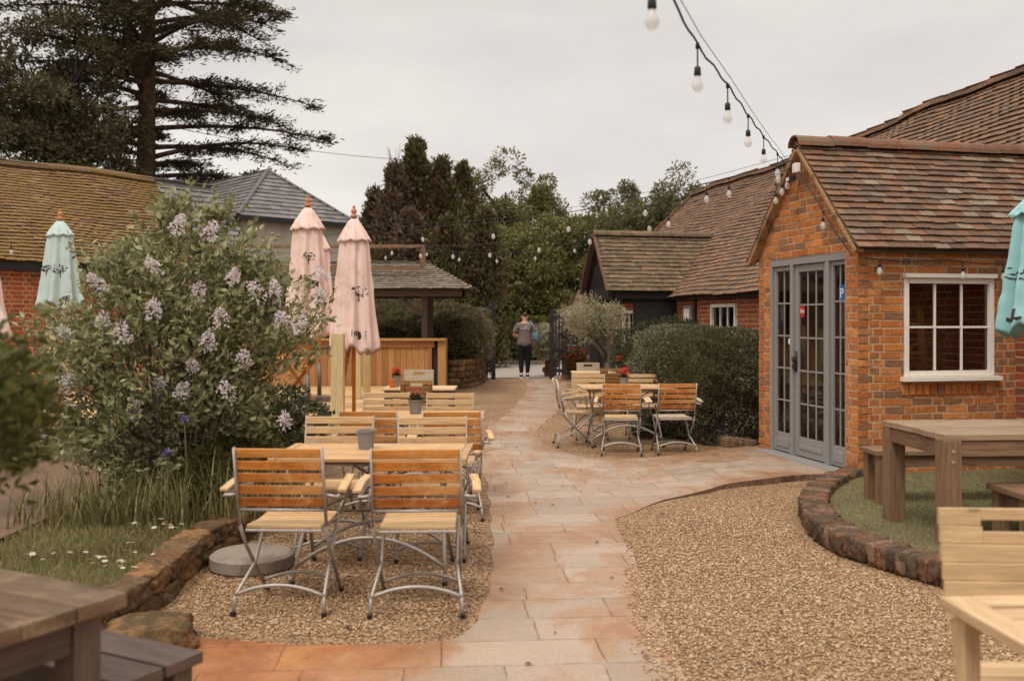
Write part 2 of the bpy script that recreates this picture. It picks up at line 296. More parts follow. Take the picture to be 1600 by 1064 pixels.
# ------------------------------------------------------------------ mesh helpers
class MB:
    def __init__(s): s.V = []; s.F = []; s.U = []; s.I = []; s.n = 0
    def add(s, V, F, U=None, mi=0):
        V = np.asarray(V, float).reshape(-1, 3); F = np.asarray(F, int)
        if U is None: U = np.zeros((F.size, 2))
        s.V.append(V); s.F.append(F + s.n); s.U.append(np.asarray(U, float).reshape(-1, 2)); s.I.append(np.full(len(F), mi)); s.n += len(V)
    BF = np.array([[0, 3, 2, 1], [4, 5, 6, 7], [0, 1, 5, 4], [1, 2, 6, 5], [2, 3, 7, 6], [3, 0, 4, 7]])
    def boxes(s, C, A, shrink=0.0, mi=0, jitter=None):
        """C (N,3) centres; A (N,3,3): three half-axes; the +third face is shrunk by `shrink` metres."""
        C = np.asarray(C, float).reshape(-1, 3); A = np.asarray(A, float).reshape(-1, 3, 3); n = len(C)
        if n == 0: return
        sg = np.array([[-1, -1, -1], [1, -1, -1], [1, 1, -1], [-1, 1, -1], [-1, -1, 1], [1, -1, 1], [1, 1, 1], [-1, 1, 1]], float)
        ln = np.linalg.norm(A, axis=2)
        k = np.ones((n, 8, 3)) * sg
        if shrink:
            f0 = np.clip(1 - shrink/ln[:, 0], .1, 1); f1 = np.clip(1 - shrink/ln[:, 1], .1, 1)
            k[:, 4:, 0] *= f0[:, None]; k[:, 4:, 1] *= f1[:, None]
        V = C[:, None, :] + np.einsum('nij,njk->nik', k, A)
        if jitter is not None: V = V + rng.normal(0, jitter, V.shape)
        F = (np.arange(n)[:, None, None]*8 + MB.BF[None]).reshape(-1, 4)
        long = np.argmax(ln, axis=1)
        loc = k * ln[:, None, :]
        U = np.zeros((n, 6, 4, 2)); ar = np.arange(n)
        off = rng.random((n, 2))*40
        for f in range(6):
            nax = [2, 2, 1, 0, 1, 0][f]
            ax = [a for a in range(3) if a != nax]
            P = loc[:, MB.BF[f], :]
            a0, a1 = P[:, :, ax[0]], P[:, :, ax[1]]
            sw = (long == ax[1]) | ((long == nax) & (ln[:, ax[1]] > ln[:, ax[0]]))
            u = np.where(sw[:, None], a1, a0); v = np.where(sw[:, None], a0, a1)
            U[:, f, :, 0] = u + off[:, :1]; U[:, f, :, 1] = v + off[:, 1:] + f*.37
        s.add(V.reshape(-1, 3), F, U, mi)
    def box(s, c, size, mi=0, rot=None, shrink=0):
        A = np.diag(np.array(size, float)/2)
        if rot is not None: A = A @ np.array(rot).T
        s.boxes([c], [A], shrink, mi)
    def beam(s, p0, p1, wd, th, up=(0, 0, 1), mi=0):
        p0 = np.array(p0, float); p1 = np.array(p1, float); d = p1-p0; L_ = np.linalg.norm(d); d = d/L_
        up = np.array(up, float); x = np.cross(d, up)
        if np.linalg.norm(x) < 1e-4: x = np.cross(d, (1, 0, 0))
        x /= np.linalg.norm(x); y = np.cross(x, d)
        s.boxes([(p0+p1)/2], [[d*L_/2, x*wd/2, y*th/2]], 0, mi)
    def tube(s, pts, r, sides=8, mi=0, cap=True):
        pts = [np.array(p, float) for p in pts]; n = len(pts)
        rs = r if hasattr(r, '__len__') else [r]*n
        V = []; U = []; prev = None; ln = 0; lens = []
        for i, p in enumerate(pts):
            d = pts[min(i+1, n-1)] - pts[max(i-1, 0)]; d = d/(np.linalg.norm(d)+1e-9)
            if prev is None:
                a = np.cross(d, (0, 0, 1));
                if np.linalg.norm(a) < .05: a = np.cross(d, (1, 0, 0))
            else: a = prev - d*np.dot(prev, d)
            a /= np.linalg.norm(a)+1e-9; b = np.cross(d, a); prev = a
            if i: ln += np.linalg.norm(p-pts[i-1])
            lens.append(ln)
            for k in range(sides):
                t = 2*math.pi*k/sides; V.append(p + rs[i]*(a*math.cos(t)+b*math.sin(t)))
        F = []
        off = rng.random()*30
        for i in range(n-1):
            for k in range(sides):
                k2 = (k+1) % sides; F.append([i*sides+k, i*sides+k2, (i+1)*sides+k2, (i+1)*sides+k])
                w0 = k/sides*.2; w1 = (k+1)/sides*.2
                U += [(lens[i]+off, w0), (lens[i]+off, w1), (lens[i+1]+off, w1), (lens[i+1]+off, w0)]
        if cap:
            V += [pts[0], pts[-1]]; c0 = n*sides; c1 = c0+1
            for k in range(sides):
                k2 = (k+1) % sides
                F.append([c0, k2, k, k]) if False else None
            base = len(V)
        s.add(V, F, U, mi)
        if cap:
            T = [[c0, (k+1) % sides, k] for k in range(sides)] + [[c1, (n-1)*sides+k, (n-1)*sides+(k+1) % sides] for k in range(sides)]
            s.F.append(np.array(T) + s.n - len(V)); s.U.append(np.zeros((len(T)*3, 2))); s.I.append(np.full(len(T), mi))
    def lathe(s, prof, seg=16, c=(0, 0, 0), mi=0):
        V = []; F = []; n = len(prof)
        for r, z in prof:
            for k in range(seg):
                t = 2*math.pi*k/seg; V.append((c[0]+r*math.cos(t), c[1]+r*math.sin(t), c[2]+z))
        for i in range(n-1):
            for k in range(seg):
                k2 = (k+1) % seg; F.append([i*seg+k, i*seg+k2, (i+1)*seg+k2, (i+1)*seg+k])
        s.add(V, F, None, mi)
    def poly(s, pts, mi=0):
        s.add(pts, [list(range(len(pts)))], [(p[0], p[1]) for p in pts], mi)
    def leaves(s, C, D, size, ratio=.45, fold=.25, mi=0, flat=None):
        C = np.asarray(C, float); n = len(C)
        if n == 0: return
        D = D/(np.linalg.norm(D, axis=1, keepdims=True)+1e-9)
        Q = rng.normal(size=(n, 3)) if flat is None else np.tile(np.array([0, 0, 1.]), (n, 1)) + rng.normal(0, flat, (n, 3))
        S = np.cross(D, Q); S /= np.linalg.norm(S, axis=1, keepdims=True)+1e-9
        Nn = np.cross(S, D); sz = np.asarray(size, float).reshape(-1, 1)*np.ones((n, 1))
        b = C; t = C + D*sz; md = C + D*sz*.45
        l = md + S*sz*ratio/2 + Nn*sz*ratio*fold; r = md - S*sz*ratio/2 + Nn*sz*ratio*fold
        V = np.stack([b, l, t, r], 1).reshape(-1, 3)
        F = (np.arange(n)[:, None, None]*4 + np.array([[0, 1, 2], [0, 2, 3]])[None]).reshape(-1, 3)
        s.add(V, F, None, mi)
    def build(s, name, mats, parent=None, smooth=False, bevel=0, mesh_only=False, auto=None):
        me = bpy.data.meshes.new(name)
        V = np.concatenate(s.V); me.vertices.add(len(V)); me.vertices.foreach_set('co', V.astype('f4').ravel())
        tot = np.concatenate([np.full(len(f), f.shape[1]) for f in s.F]); idx = np.concatenate([f.ravel() for f in s.F])
        me.loops.add(len(idx)); me.loops.foreach_set('vertex_index', idx.astype('i4'))
        st = np.concatenate([[0], np.cumsum(tot)[:-1]])
        me.polygons.add(len(tot)); me.polygons.foreach_set('loop_start', st.astype('i4'))
        me.polygons.foreach_set('loop_total', tot.astype('i4'))
        me.polygons.foreach_set('material_index', np.concatenate(s.I).astype('i4'))
        uv = me.uv_layers.new(name='UVMap'); uv.data.foreach_set('uv', np.concatenate(s.U).astype('f4').ravel())
        me.update(calc_edges=True); me.validate()
        me.polygons.foreach_set('use_smooth', np.full(len(me.polygons), bool(smooth)))
        for m in (mats if isinstance(mats, (list, tuple)) else [mats]): me.materials.append(m)
        if mesh_only: return me
        o = bpy.data.objects.new(name, me); col.objects.link(o); o.parent = parent
        if bevel:
            bm = o.modifiers.new('bevel', 'BEVEL'); bm.width = bevel; bm.segments = 2; bm.limit_method = 'ANGLE'; bm.angle_limit = R(40)
        return o
def thing(name, label, cat, loc=(0, 0, 0), rz=0, group=None, scale=1):
    o = bpy.data.objects.new(name, None); col.objects.link(o); o.location = loc; o.rotation_euler = (0, 0, rz); o.scale = (scale,)*3
    o.empty_display_size = .1
    return tag(o, label, cat, group)
def tag(o, label, cat, group=None, kind=None):
    o['label'] = label; o['category'] = cat
    if group: o['group'] = group
    if kind: o['kind'] = kind
    return o
def struct(o): o['kind'] = 'structure'; return o
def dup(root, loc, rz, label, group=None, scale=None):
    KIDS = {}
    for c in col.objects:
        if c.parent: KIDS.setdefault(c.parent.name, []).append(c)
    r = root.copy(); col.objects.link(r); r.location = loc; r.rotation_euler = (0, 0, rz); r['label'] = label
    if group: r['group'] = group
    if scale: r.scale = (scale,)*3
    def rec(a, b):
        for ch in KIDS.get(a.name, []):
            c = ch.copy(); col.objects.link(c); c.parent = b; rec(ch, c)
    rec(root, r)
    return r
def at(px, Y, z=0.0): return ((px-800)/1500*Y, Y, z)
def gnd(px, py, z=0.0): return at(px, 1500*(CAMH-z)/(py-498), z)
def spline(P, n=8, closed=False):
    P = [np.array(p, float) for p in P]; out = []
    m = len(P)
    for i in range(m if closed else m-1):
        a, b, c, d = (P[(i-1) % m] if closed or i > 0 else P[0]), P[i], P[(i+1) % m], (P[(i+2) % m] if closed or i < m-2 else P[-1])
        for k in range(n):
            t = k/n; out.append(.5*((2*b)+(-a+c)*t+(2*a-5*b+4*c-d)*t*t+(-a+3*b-3*c+d)*t**3))
    if not closed: out.append(P[-1])
    return out
def sheet(name, outline, z, mats, skirt=0, step=.35, parent=None, wob=.0):
    """outline (x,y) list -> triangulated sheet, z may be a function; skirt: depth of the side faces (material 1)"""
    P = [np.array(p[:2], float) for p in outline]; zf = z if callable(z) else (lambda x, y: z)
    D = []
    for i, p in enumerate(P):
        q = P[(i+1) % len(P)]; k = max(1, int(np.linalg.norm(q-p)/step))
        for j in range(k): D.append(p+(q-p)*j/k)
    if wob: D = [p + np.array([mnoise.noise(Vector((p[0]*2.3, p[1]*2.3, 5))), mnoise.noise(Vector((p[0]*2.3, p[1]*2.3, 9)))])*wob for p in D]
    nb = len(D); pts = [Vector((float(p[0]), float(p[1]))) for p in D]
    if callable(z):
        xs = [p.x for p in pts]; ys = [p.y for p in pts]
        x = min(xs)
        while x < max(xs):
            y = min(ys)
            while y < max(ys): pts.append(Vector((x+.013, y+.017))); y += step
            x += step
    r = delaunay_2d_cdt(pts, [], [list(range(nb))], 1, 1e-5)
    vs, fs = r[0], r[2]
    m = MB()
    m.add([(v.x, v.y, zf(v.x, v.y)) for v in vs], [list(f) for f in fs if len(f) == 3], [(vs[i].x, vs[i].y) for f in fs if len(f) == 3 for i in f])
    if skirt:
        V = []; F = []
        for i in range(nb):
            p = D[i]; zz = zf(p[0], p[1]); V += [(p[0], p[1], zz), (p[0], p[1], zz-skirt)]
        F = [[2*i, 2*i+1, (2*i+3) % (2*nb), (2*i+2) % (2*nb)] for i in range(nb)]
        m.add(V, F, None, 1 if isinstance(mats, (list, tuple)) and len(mats) > 1 else 0)
    o = m.build(name, mats, parent)
    me = o.data
    if callable(z) and name == 'path':
        B = np.array([(p[0], p[1]) for p in D]); n_ = len(me.vertices); co = np.zeros(n_*3); me.vertices.foreach_get('co', co); co = co.reshape(-1, 3)[:, :2]
        ed = np.sqrt(((co[:, None]-B[None])**2).sum(2)).min(1); a_ = me.attributes.new('edge', 'FLOAT', 'POINT'); a_.data.foreach_set('value', ed.astype('f4'))
    import bmesh
    b = bmesh.new(); b.from_mesh(me)
    for f in b.faces:
        f.normal_update()
        if abs(f.normal.z) > .5 and f.normal.z < 0: f.normal_flip()
    b.to_mesh(me); b.free()
    return o

# ------------------------------------------------------------------ ground, gravel, path
g = MB(); g.poly([(-400, -60, -.03), (400, -60, -.03), (400, 700, -.03), (-400, 700, -.03)])
struct(g.build('ground', M['soil']))
struct(sheet('gravel', [(-2.6, .5), (6, .5), (6, 9.0), (5.2, 12), (3.4, 14.5), (3.2, 24.9), (-1.0, 24.9), (-2.2, 20), (-2.2, 9), (-2.0, 6.4), (-2.4, 5.6), (-2.6, 4.4)], 0.0, M['gravel']))
def W(px, py): return gnd(px, py)[:2]
def zpath(x, y):
    a = min(1, max(0, (x-.9)/1.7)); b = min(1, max(0, (y-6.2)/2.0))
    a = a*a*(3-2*a); b = b*b*(3-2*b)
    return .005 + .055*a*b
left = [(-.62, .5), (-.75, 3.3), (-2.45, 3.45), W(275, 997), W(400, 1006), W(560, 1012), W(660, 1008), W(715, 996), W(745, 970), W(758, 925), W(766, 880), W(770, 830), W(764, 780), W(752, 735), W(748, 700), W(765, 668), W(796, 645), W(816, 622), W(826, 607), W(815, 594), (.05, 25)]
right = [(1.35, 25), (1.3, 22), W(885, 612), W(885, 632), W(862, 652), W(842, 668), W(838, 684), W(858, 700), W(905, 713), W(960, 719), W(1030, 718), W(1110, 711), W(1188, 702), (2.95, 11.2), (3.36, 9.22), W(1322, 748), W(1240, 752), W(1150, 762), W(1040, 782), W(962, 812), W(978, 850), W(1002, 905), W(1040, 1000), W(1068, 1064), (.55, .5)]
struct(sheet('path', left+right, zpath, [M['path'], M['kerbside']], .08, .12, None, .04))
# paving joint below the door: slab lip is the skirt of the path
# road beyond the gate
struct(sheet('road', [(-14, 25.3), (14, 25.0), (14, 31.5), (-14, 33.5)], .004, M['asphalt'], 0, 4))
kb = MB(); kb.beam((-14, 33.6, .06), (14, 31.6, .06), .18, .14); struct(kb.build('road_kerb', M['concrete']))
# raised lawn bed on the left
bed = [(-3.35, 3.9), (-2.3, 4.2), (-1.95, 5.2), (-2.05, 5.9), (-1.98, 6.5), (-2.05, 8.5), (-2.2, 12.6), (-5.5, 12.6), (-5.5, 9.8), (-3.2, 8.6), (-3.2, 6.0), (-8, 6.0), (-8, 3.9)]
struct(sheet('lawn_bed', bed, lambda x, y: .14+.015*mnoise.noise(Vector((x*3, y*3, 0))), M['soil'], .16, .3))
struct(sheet('patio', [(-16, 6.02), (-3.22, 6.02), (-3.22, 8.7), (-5.52, 9.9), (-5.52, 13), (-8.3, 15), (-16, 8)], .17, [M['patio'], M['stone']], .17, .8))

# turf and daisies
def inpoly(x, y, P):
    c = False; j = len(P)-1
    for i in range(len(P)):
        if (P[i][1] > y) != (P[j][1] > y) and x < (P[j][0]-P[i][0])*(y-P[i][1])/(P[j][1]-P[i][1])+P[i][0]: c = not c
        j = i
    return c
pts = []
while len(pts) < 26000:
    x, y = rnd.uniform(-6, -1.95), rnd.uniform(3.9, 8.2)
    if inpoly(x, y, bed) and rnd.random() < (1.0 if y < 6.9 else .35): pts.append((x, y, .14))
P = np.array(pts); D = rng.normal(0, .45, P.shape); D[:, 2] = 1
m = MB(); m.leaves(P, D, rng.uniform(.03, .075, len(P)), .13, .1)
tag(m.build('lawn_grass', M['turf']), 'short rough grass growing in the raised bed', 'grass', kind='stuff')
dz = MB()
for k in range(10):
    t = 2*math.pi*k/10; dz.leaves(np.array([[0, 0, .06]]), np.array([[math.cos(t), math.sin(t), .25]]), [.014], .5, .1, 0, flat=.01)
dz.lathe([(0.0001, .056), (.005, .058), (.0001, .064)], 6, mi=1); dz.tube([(0, 0, 0), (0, 0, .06)], .0012, 4, mi=2)
dme = dz.build('daisy', [M['white_petal'], M['pole'], M['turf']], mesh_only=True)
dspots = []
for (cx, cy, n, sx, sy) in [(180, 895, 14, 60, 14), (250, 832, 12, 35, 10), (60, 885, 6, 45, 7), (150, 880, 8, 60, 20)]:
    for _ in range(n):
        p = gnd(cx+rnd.gauss(0, sx*.6), cy+rnd.gauss(0, sy*.6), .14)
        if inpoly(p[0], p[1], bed): dspots.append(p)
for p in dspots:
    o = bpy.data.objects.new('daisy', dme); col.objects.link(o); o.location = p; s_ = rnd.uniform(1, 1.7); o.scale = (s_, s_, rnd.uniform(.9, 1.4)); o.rotation_euler = (rnd.uniform(-.4, .1), rnd.uniform(-.3, .3), rnd.uniform(0, 6))
    tag(o, 'small white daisy in flower among the bed grass', 'daisy', 'daisies in the raised bed')

# loose pebbles on top of the gravel (uncountable)
gp = [(-1.9, 4.74), (-.62, 4.68), (-.35, 4.85), (-.22, 5.2), (-.2, 6.5), (-.35, 8.5), (-1.9, 8.5), (-1.85, 6.5), (-1.8, 5.5)]
gp2 = [(.62, 3.2), (2.6, 3.2), (2.3, 5.5), (2.0, 6.3), (2.1, 7.4), (2.4, 8.2), (1.6, 8.2), (.95, 7.0), (.7, 5.8), (.6, 4.5)]
ico = np.array([(1, 0, 0), (-1, 0, 0), (0, 1, 0), (0, -1, 0), (0, 0, 1), (0, 0, -1)], float)
icf = np.array([(0, 2, 4), (2, 1, 4), (1, 3, 4), (3, 0, 4), (2, 0, 5), (1, 2, 5), (3, 1, 5), (0, 3, 5)])
pp = []
while len(pp) < 42000:
    a = rnd.random() < .42
    q = gp if a else gp2
    x, y = (rnd.uniform(-1.95, -.15), rnd.uniform(3.9, 8.5)) if a else (rnd.uniform(.5, 2.7), rnd.uniform(2.9, 8.2))
    if inpoly(x, y, q) and rnd.random() < min(1, (6.0/y)**1.5): pp.append((x, y))
pp = np.array(pp)+rng.normal(0, .022, (len(pp), 2)); n = len(pp)
PO = left+right
pz = np.array([zpath(x, y)+.004 if inpoly(x, y, PO) else .004 for x, y in pp])
sc = rng.uniform(.0045, .0105, (n, 1, 1))*np.stack([rng.uniform(.8, 1.5, n), rng.uniform(.7, 1.1, n), rng.uniform(.45, .8, n)], 1)[:, None, :]
th = rng.uniform(0, 6.28, n)
Vp = ico[None]*sc; cx, sx = np.cos(th)[:, None], np.sin(th)[:, None]
Vr = np.stack([Vp[..., 0]*cx-Vp[..., 1]*sx, Vp[..., 0]*sx+Vp[..., 1]*cx, Vp[..., 2]], -1)
Vr[..., 0] += pp[:, :1]; Vr[..., 1] += pp[:, 1:]; Vr[..., 2] += pz[:, None]
m = MB(); m.add(Vr.reshape(-1, 3), (np.arange(n)[:, None, None]*6+icf[None]).reshape(-1, 3))
tag(m.build('loose_pebbles', M['pebble'], smooth=True), 'loose pale pea shingle lying over the gravel beds', 'gravel', kind='stuff')

# ------------------------------------------------------------------ lumpy stones
def lump(mb, c, A, seg=3, amp=.12, mi=0, rnds=.25):
    """rounded, noisy block: c centre, A three half-axis vectors"""
    c = np.array(c, float); A = np.array(A, float); V = []; F = []; key = {}
    off = Vector((rnd.uniform(0, 90), rnd.uniform(0, 90), rnd.uniform(0, 90)))
    def vid(p):
        k = tuple(round(x, 4) for x in p)
        if k not in key:
            key[k] = len(V); q = np.array(p, float)
            rr = np.linalg.norm(q); q = q*(1-rnds*max(0, rr-1.0)/.73)
            q = q*(1+amp*mnoise.noise(Vector(q)*1.6+off)+amp*.55*mnoise.noise(Vector(q)*4+off)+amp*.4*mnoise.noise(Vector(q)*9+off))
            V.append(c + q @ A)
        return key[k]
    g = [-1+2*i/seg for i in range(seg+1)]
    for ax in range(3):
        for sgn in (-1, 1):
            for i in range(seg):
                for j in range(seg):
                    q = []
                    for (a, b) in ((i, j), (i+1, j), (i+1, j+1), (i, j+1)):
                        p = [0, 0, 0]; p[ax] = sgn; p[(ax+1) % 3] = g[a]; p[(ax+2) % 3] = g[b]; q.append(vid(p))
                    F.append(q if sgn > 0 else q[::-1])
    mb.add(V, F, None, mi)
def stone_run(mb, pts, width, z0, z1, size, depth_dir=1, seg=4, amp=.14):
    pts = spline(pts, 10); L_ = 0; nxt = 0
    cum = [0]
    for i in range(1, len(pts)): cum.append(cum[-1]+np.linalg.norm(pts[i]-pts[i-1]))
    courses = max(1, round((z1-z0)/.13)); hz = (z1-z0)/courses
    for cz in range(courses):
        d = rnd.uniform(0, size*.5)
        while d < cum[-1]:
            s_ = size*rnd.uniform(.6, 1.4); dm = min(d+s_/2, cum[-1]-.001)
            i = max(k for k in range(len(cum)) if cum[k] <= dm); i = min(i, len(pts)-2)
            t = pts[i+1]-pts[i]; t /= np.linalg.norm(t); p = pts[i]+t*(dm-cum[i]); nn = np.array([-t[1], t[0]])
            lump(mb, (p[0]+rnd.uniform(-.01, .01), p[1], z0+hz*(cz+.5)+rnd.uniform(-.008, .008)),
                 [(t[0]*s_*.53, t[1]*s_*.53, 0), (nn[0]*width/2*rnd.uniform(.9, 1.1), nn[1]*width/2, 0), (0, 0, hz*.56)], seg, amp, rnds=.12)
            d += s_
sw = MB(); stone_run(sw, [(-2.15, 4.35), (-1.98, 5.05), (-2.02, 5.8), (-2.0, 6.3), (-1.93, 6.9), (-1.98, 8.2), (-2.1, 12.4)], .2, -.02, .19, .26, seg=10, amp=.16)
tag(sw.build('stone_edging_wall', M['stone'], smooth=True), 'low rough stone wall holding the raised lawn bed beside the gravel', 'wall')
ss = MB(); lump(ss, (-1.72, 4.55, .04), [(.2, .06, 0), (-.05, .17, 0), (0, 0, .09)], 8, .2)
tag(ss.build('stone_block', M['stone'], smooth=True), 'single mossy stone block at the near end of the bed wall', 'stone')

# curved brick kerb around artificial grass
ring = [W(1345, 744)]+[W(a, b) for a, b in [(1300, 755), (1262, 777), (1248, 800), (1253, 822), (1270, 845), (1305, 867), (1364, 888), (1430, 908), (1493, 925)]] + [(2.8, 5.2), (3.3, 5.05), (4.0, 5.0)]
rp = spline(ring, 10); kbm = MB(); cum = [0]
for i in range(1, len(rp)): cum.append(cum[-1]+np.linalg.norm(rp[i]-rp[i-1]))
d = .05; inner = []
while d < cum[-1]:
    i = min(max(k for k in range(len(cum)) if cum[k] <= d), len(rp)-2)
    t = rp[i+1]-rp[i]; t /= np.linalg.norm(t); p = rp[i]+t*(d-cum[i]); nn = np.array([-t[1], t[0]])
    s_ = rnd.uniform(.06, .08)
    hh = .15 if i > 35 else .13
    lump(kbm, (p[0]+nn[0]*.115, p[1]+nn[1]*.115, hh/2+rnd.uniform(-.008, .01)), [(t[0]*s_*.54, t[1]*s_*.54, 0), (nn[0]*.112, nn[1]*.112, rnd.uniform(-.008, .008)), (0, 0, hh/2)], 6, .2, rnds=.14)
    inner.append((p[0]+nn[0]*.2, p[1]+nn[1]*.2)); d += s_+.006
tag(kbm.build('brick_kerb', M['oldbrick'], smooth=True), 'curved kerb of frost-worn bricks around the green artificial turf', 'kerb')
NX, NY = 3.30, 9.16
struct(sheet('artificial_turf', inner[::4]+[(6.5, 5.2), (6.5, 10.2), (5.0, 9.6), (3.3, 9.2)], .07, M['astro'], 0, .3))

tp = []
TP = [tuple(q) for q in inner[::4]]+[(5.2, 5.2), (5.2, 9.4), (3.4, 9.0)]
while len(tp) < 60000:
    x, y = rnd.uniform(2.1, 5.2), rnd.uniform(5.2, 9.4)
    if inpoly(x, y, TP): tp.append((x, y, .068))
tp = np.array(tp); D = rng.normal(0, .55, tp.shape); D[:, 2] = 1
m = MB(); m.leaves(tp, D, rng.uniform(.012, .024, len(tp)), .22, .1)
tag(m.build('turf_pile', leafmat('turf_fibre', [C8(112, 110, 78), C8(140, 134, 98), C8(164, 156, 122)], .2, .8, .1)), 'short matted pile of the artificial grass inside the kerb', 'artificial grass', kind='stuff')

# ------------------------------------------------------------------ brick walls, roofs
def brick_wall(parent, name, o, d, nrm, length, z0, z1, mat, openings=(), span=None, thick=.12, course=.075, bl=.213, mj=.014):
    """o (x,y) start, d along, nrm outward; span(z)->(u0,u1) clips a gable"""
    o = np.array(o, float); d = np.array(d, float); nrm = np.array(nrm, float)
    C, A, CM, AM = [], [], [], []
    nc = int(math.ceil((z1-z0)/course))
    for k in range(nc):
        za = z0+k*course; zb = min(z1, za+course); zm = (za+zb)/2
        if zb-za < .02: continue
        lo, hi = (0, length) if span is None else span(zm)
        if hi-lo < .03: continue
        iv = [(lo, hi)]
        for (a, b, c_, e) in openings:
            if c_ < zm < e:
                nv = []
                for (x, y) in iv:
                    if b <= x or a >= y: nv.append((x, y)); continue
                    if a > x: nv.append((x, a))
                    if b < y: nv.append((b, y))
                iv = nv
        for (x, y) in iv:
            CM.append([*(o+d*(x+y)/2-nrm*(thick/2)), zm]); AM.append([[*(d*(y-x)/2), 0], [*(nrm*thick/2), 0], [0, 0, (zb-za)/2]])
            u = lo - (.06 if k % 2 else .22) ; j = 0
            while u < y:
                w_ = bl if (j+k) % 2 else .103
                a, b = max(u, x)+mj/2*(u <= x)*0, min(u+w_, y)
                u0, u1 = u, u+w_
                u += w_+mj; j += 1
                if u1 <= x or u0 >= y: continue
                a, b = max(u0, x+.001), min(u1, y-.001)
                if b-a < .02: continue
                pr = rnd.uniform(.002, .006)
                C.append([*(o+d*(a+b)/2+nrm*(pr/2)), zm+rnd.uniform(-.0015, .0015)])
                A.append([[*(d*(b-a)/2), 0], [0, 0, (zb-za-mj)/2], [*(nrm*(pr/2)), 0]])
    m = MB(); m.boxes(C, A, .002, 0, .0014); m.boxes(CM, AM, 0, 1)
    return m.build(name, [mat, M['mortar']], parent)
def tile_roof(parent, name, p0, al, length, up, mat, expo=.1, tw=.165, th=.013, keep=None, warp=None, lift=.03, jit=.006, deck=True, gap=.002, span=None, mi=0, mb=None):
    """p0 eave start, al unit along the eave, up full vector eave->ridge"""
    p0 = np.array(p0, float); al = np.array(al, float); up = np.array(up, float); H = np.linalg.norm(up); u = up/H
    nn = np.cross(al, u)
    if nn[2] < 0: nn = -nn
    rows = int(round(H/expo)); C, A = [], []
    for r in range(rows):
        off = (r % 2)*tw/2
        a, b = (0, length) if span is None else span((r+.5)/rows)
        k0 = int((a-off)/tw)-1; k1 = int((b-off)/tw)+1
        for k in range(k0, k1+1):
            x0, x1 = max(a, k*tw+off), min(b, (k+1)*tw+off)
            if x1-x0 < .03: continue
            x = (x0+x1)/2
            s0 = r*H/rows - .015 + rnd.uniform(-jit, jit); ln = expo*1.55
            if rnd.random() < .02: s0 -= .012
            c = p0+al*x+u*(s0+ln/2)
            c = c + nn*(lift/2+.006+rnd.uniform(-.002, .003))
            if keep is not None and not keep(c): continue
            if warp is not None: c = c+np.array(warp(c))
            tl = -lift/ln+rnd.uniform(-.02, .02)
            au = (u+nn*tl); au /= np.linalg.norm(au)
            roll = rnd.uniform(-.02, .02); aa = al+nn*roll+u*rnd.uniform(-.015, .015); aa /= np.linalg.norm(aa)
            n2 = np.cross(aa, au); n2 = n2 if n2[2] > 0 else -n2
            C.append(c); A.append([aa*((x1-x0)/2-gap), au*ln/2, n2*th/2])
    m = mb or MB()
    m.boxes(C, A, 0, mi)
    if deck:
        nx = max(2, int(length/.3)); ny = max(2, int(H/.2)); V, F = [], []
        for j in range(ny+1):
            a, b = (0, length) if span is None else span(j/ny)
            for i in range(nx+1):
                p = p0+al*(a+(b-a)*i/nx)+up*(j/ny)-nn*.006
                if warp is not None: p = p+np.array(warp(p))
                V.append(p)
        for j in range(ny):
            for i in range(nx):
                q = [j*(nx+1)+i, j*(nx+1)+i+1, (j+1)*(nx+1)+i+1, (j+1)*(nx+1)+i]
                cc = (np.array(V[q[0]])+np.array(V[q[2]]))/2
                if keep is None or keep(cc): F.append(q)
        if F: m.add(V, F, None, mi)
    if mb: return None
    return m.build(name, mat, parent)
def ridge(parent, p0, p1, r=.11, seg=.32, mat=None, warp=None, dropz=.03):
    p0 = np.array(p0, float); p1 = np.array(p1, float); d = p1-p0; L_ = np.linalg.norm(d); d /= L_
    x = np.cross(d, (0, 0, 1)); x /= np.linalg.norm(x); y = np.cross(x, d); n = max(1, int(L_/seg)); m = MB()
    for k in range(n):
        a, b = p0+d*(k*L_/n), p0+d*((k+1)*L_/n+.012)
        if warp: a = a+np.array(warp(a)); b = b+np.array(warp(b))
        r0, r1 = r*rnd.uniform(.97, 1.03), r*rnd.uniform(.98, 1.05); dz = rnd.uniform(-.006, .006)
        V = []
        for (p, rr) in ((a, r0), (b, r1)):
            for rad in (rr, rr-.014):
                for i in range(9):
                    t = math.pi*(i/8)*1.0; V.append(p + x*rad*math.cos(t)+y*(rad*math.sin(t)-dropz+dz))
        F = [[i, i+1, 18+i+1, 18+i] for i in range(8)]+[[9+i+1, 9+i, 27+i, 27+i+1] for i in range(8)]
        F += [[i+1, i, 9+i, 9+i+1] for i in range(8)]+[[18+i, 18+i+1, 27+i+1, 27+i] for i in range(8)]
        m.add(V, F)
    return m.build('ridge_tiles', mat or M['ridge'], parent)
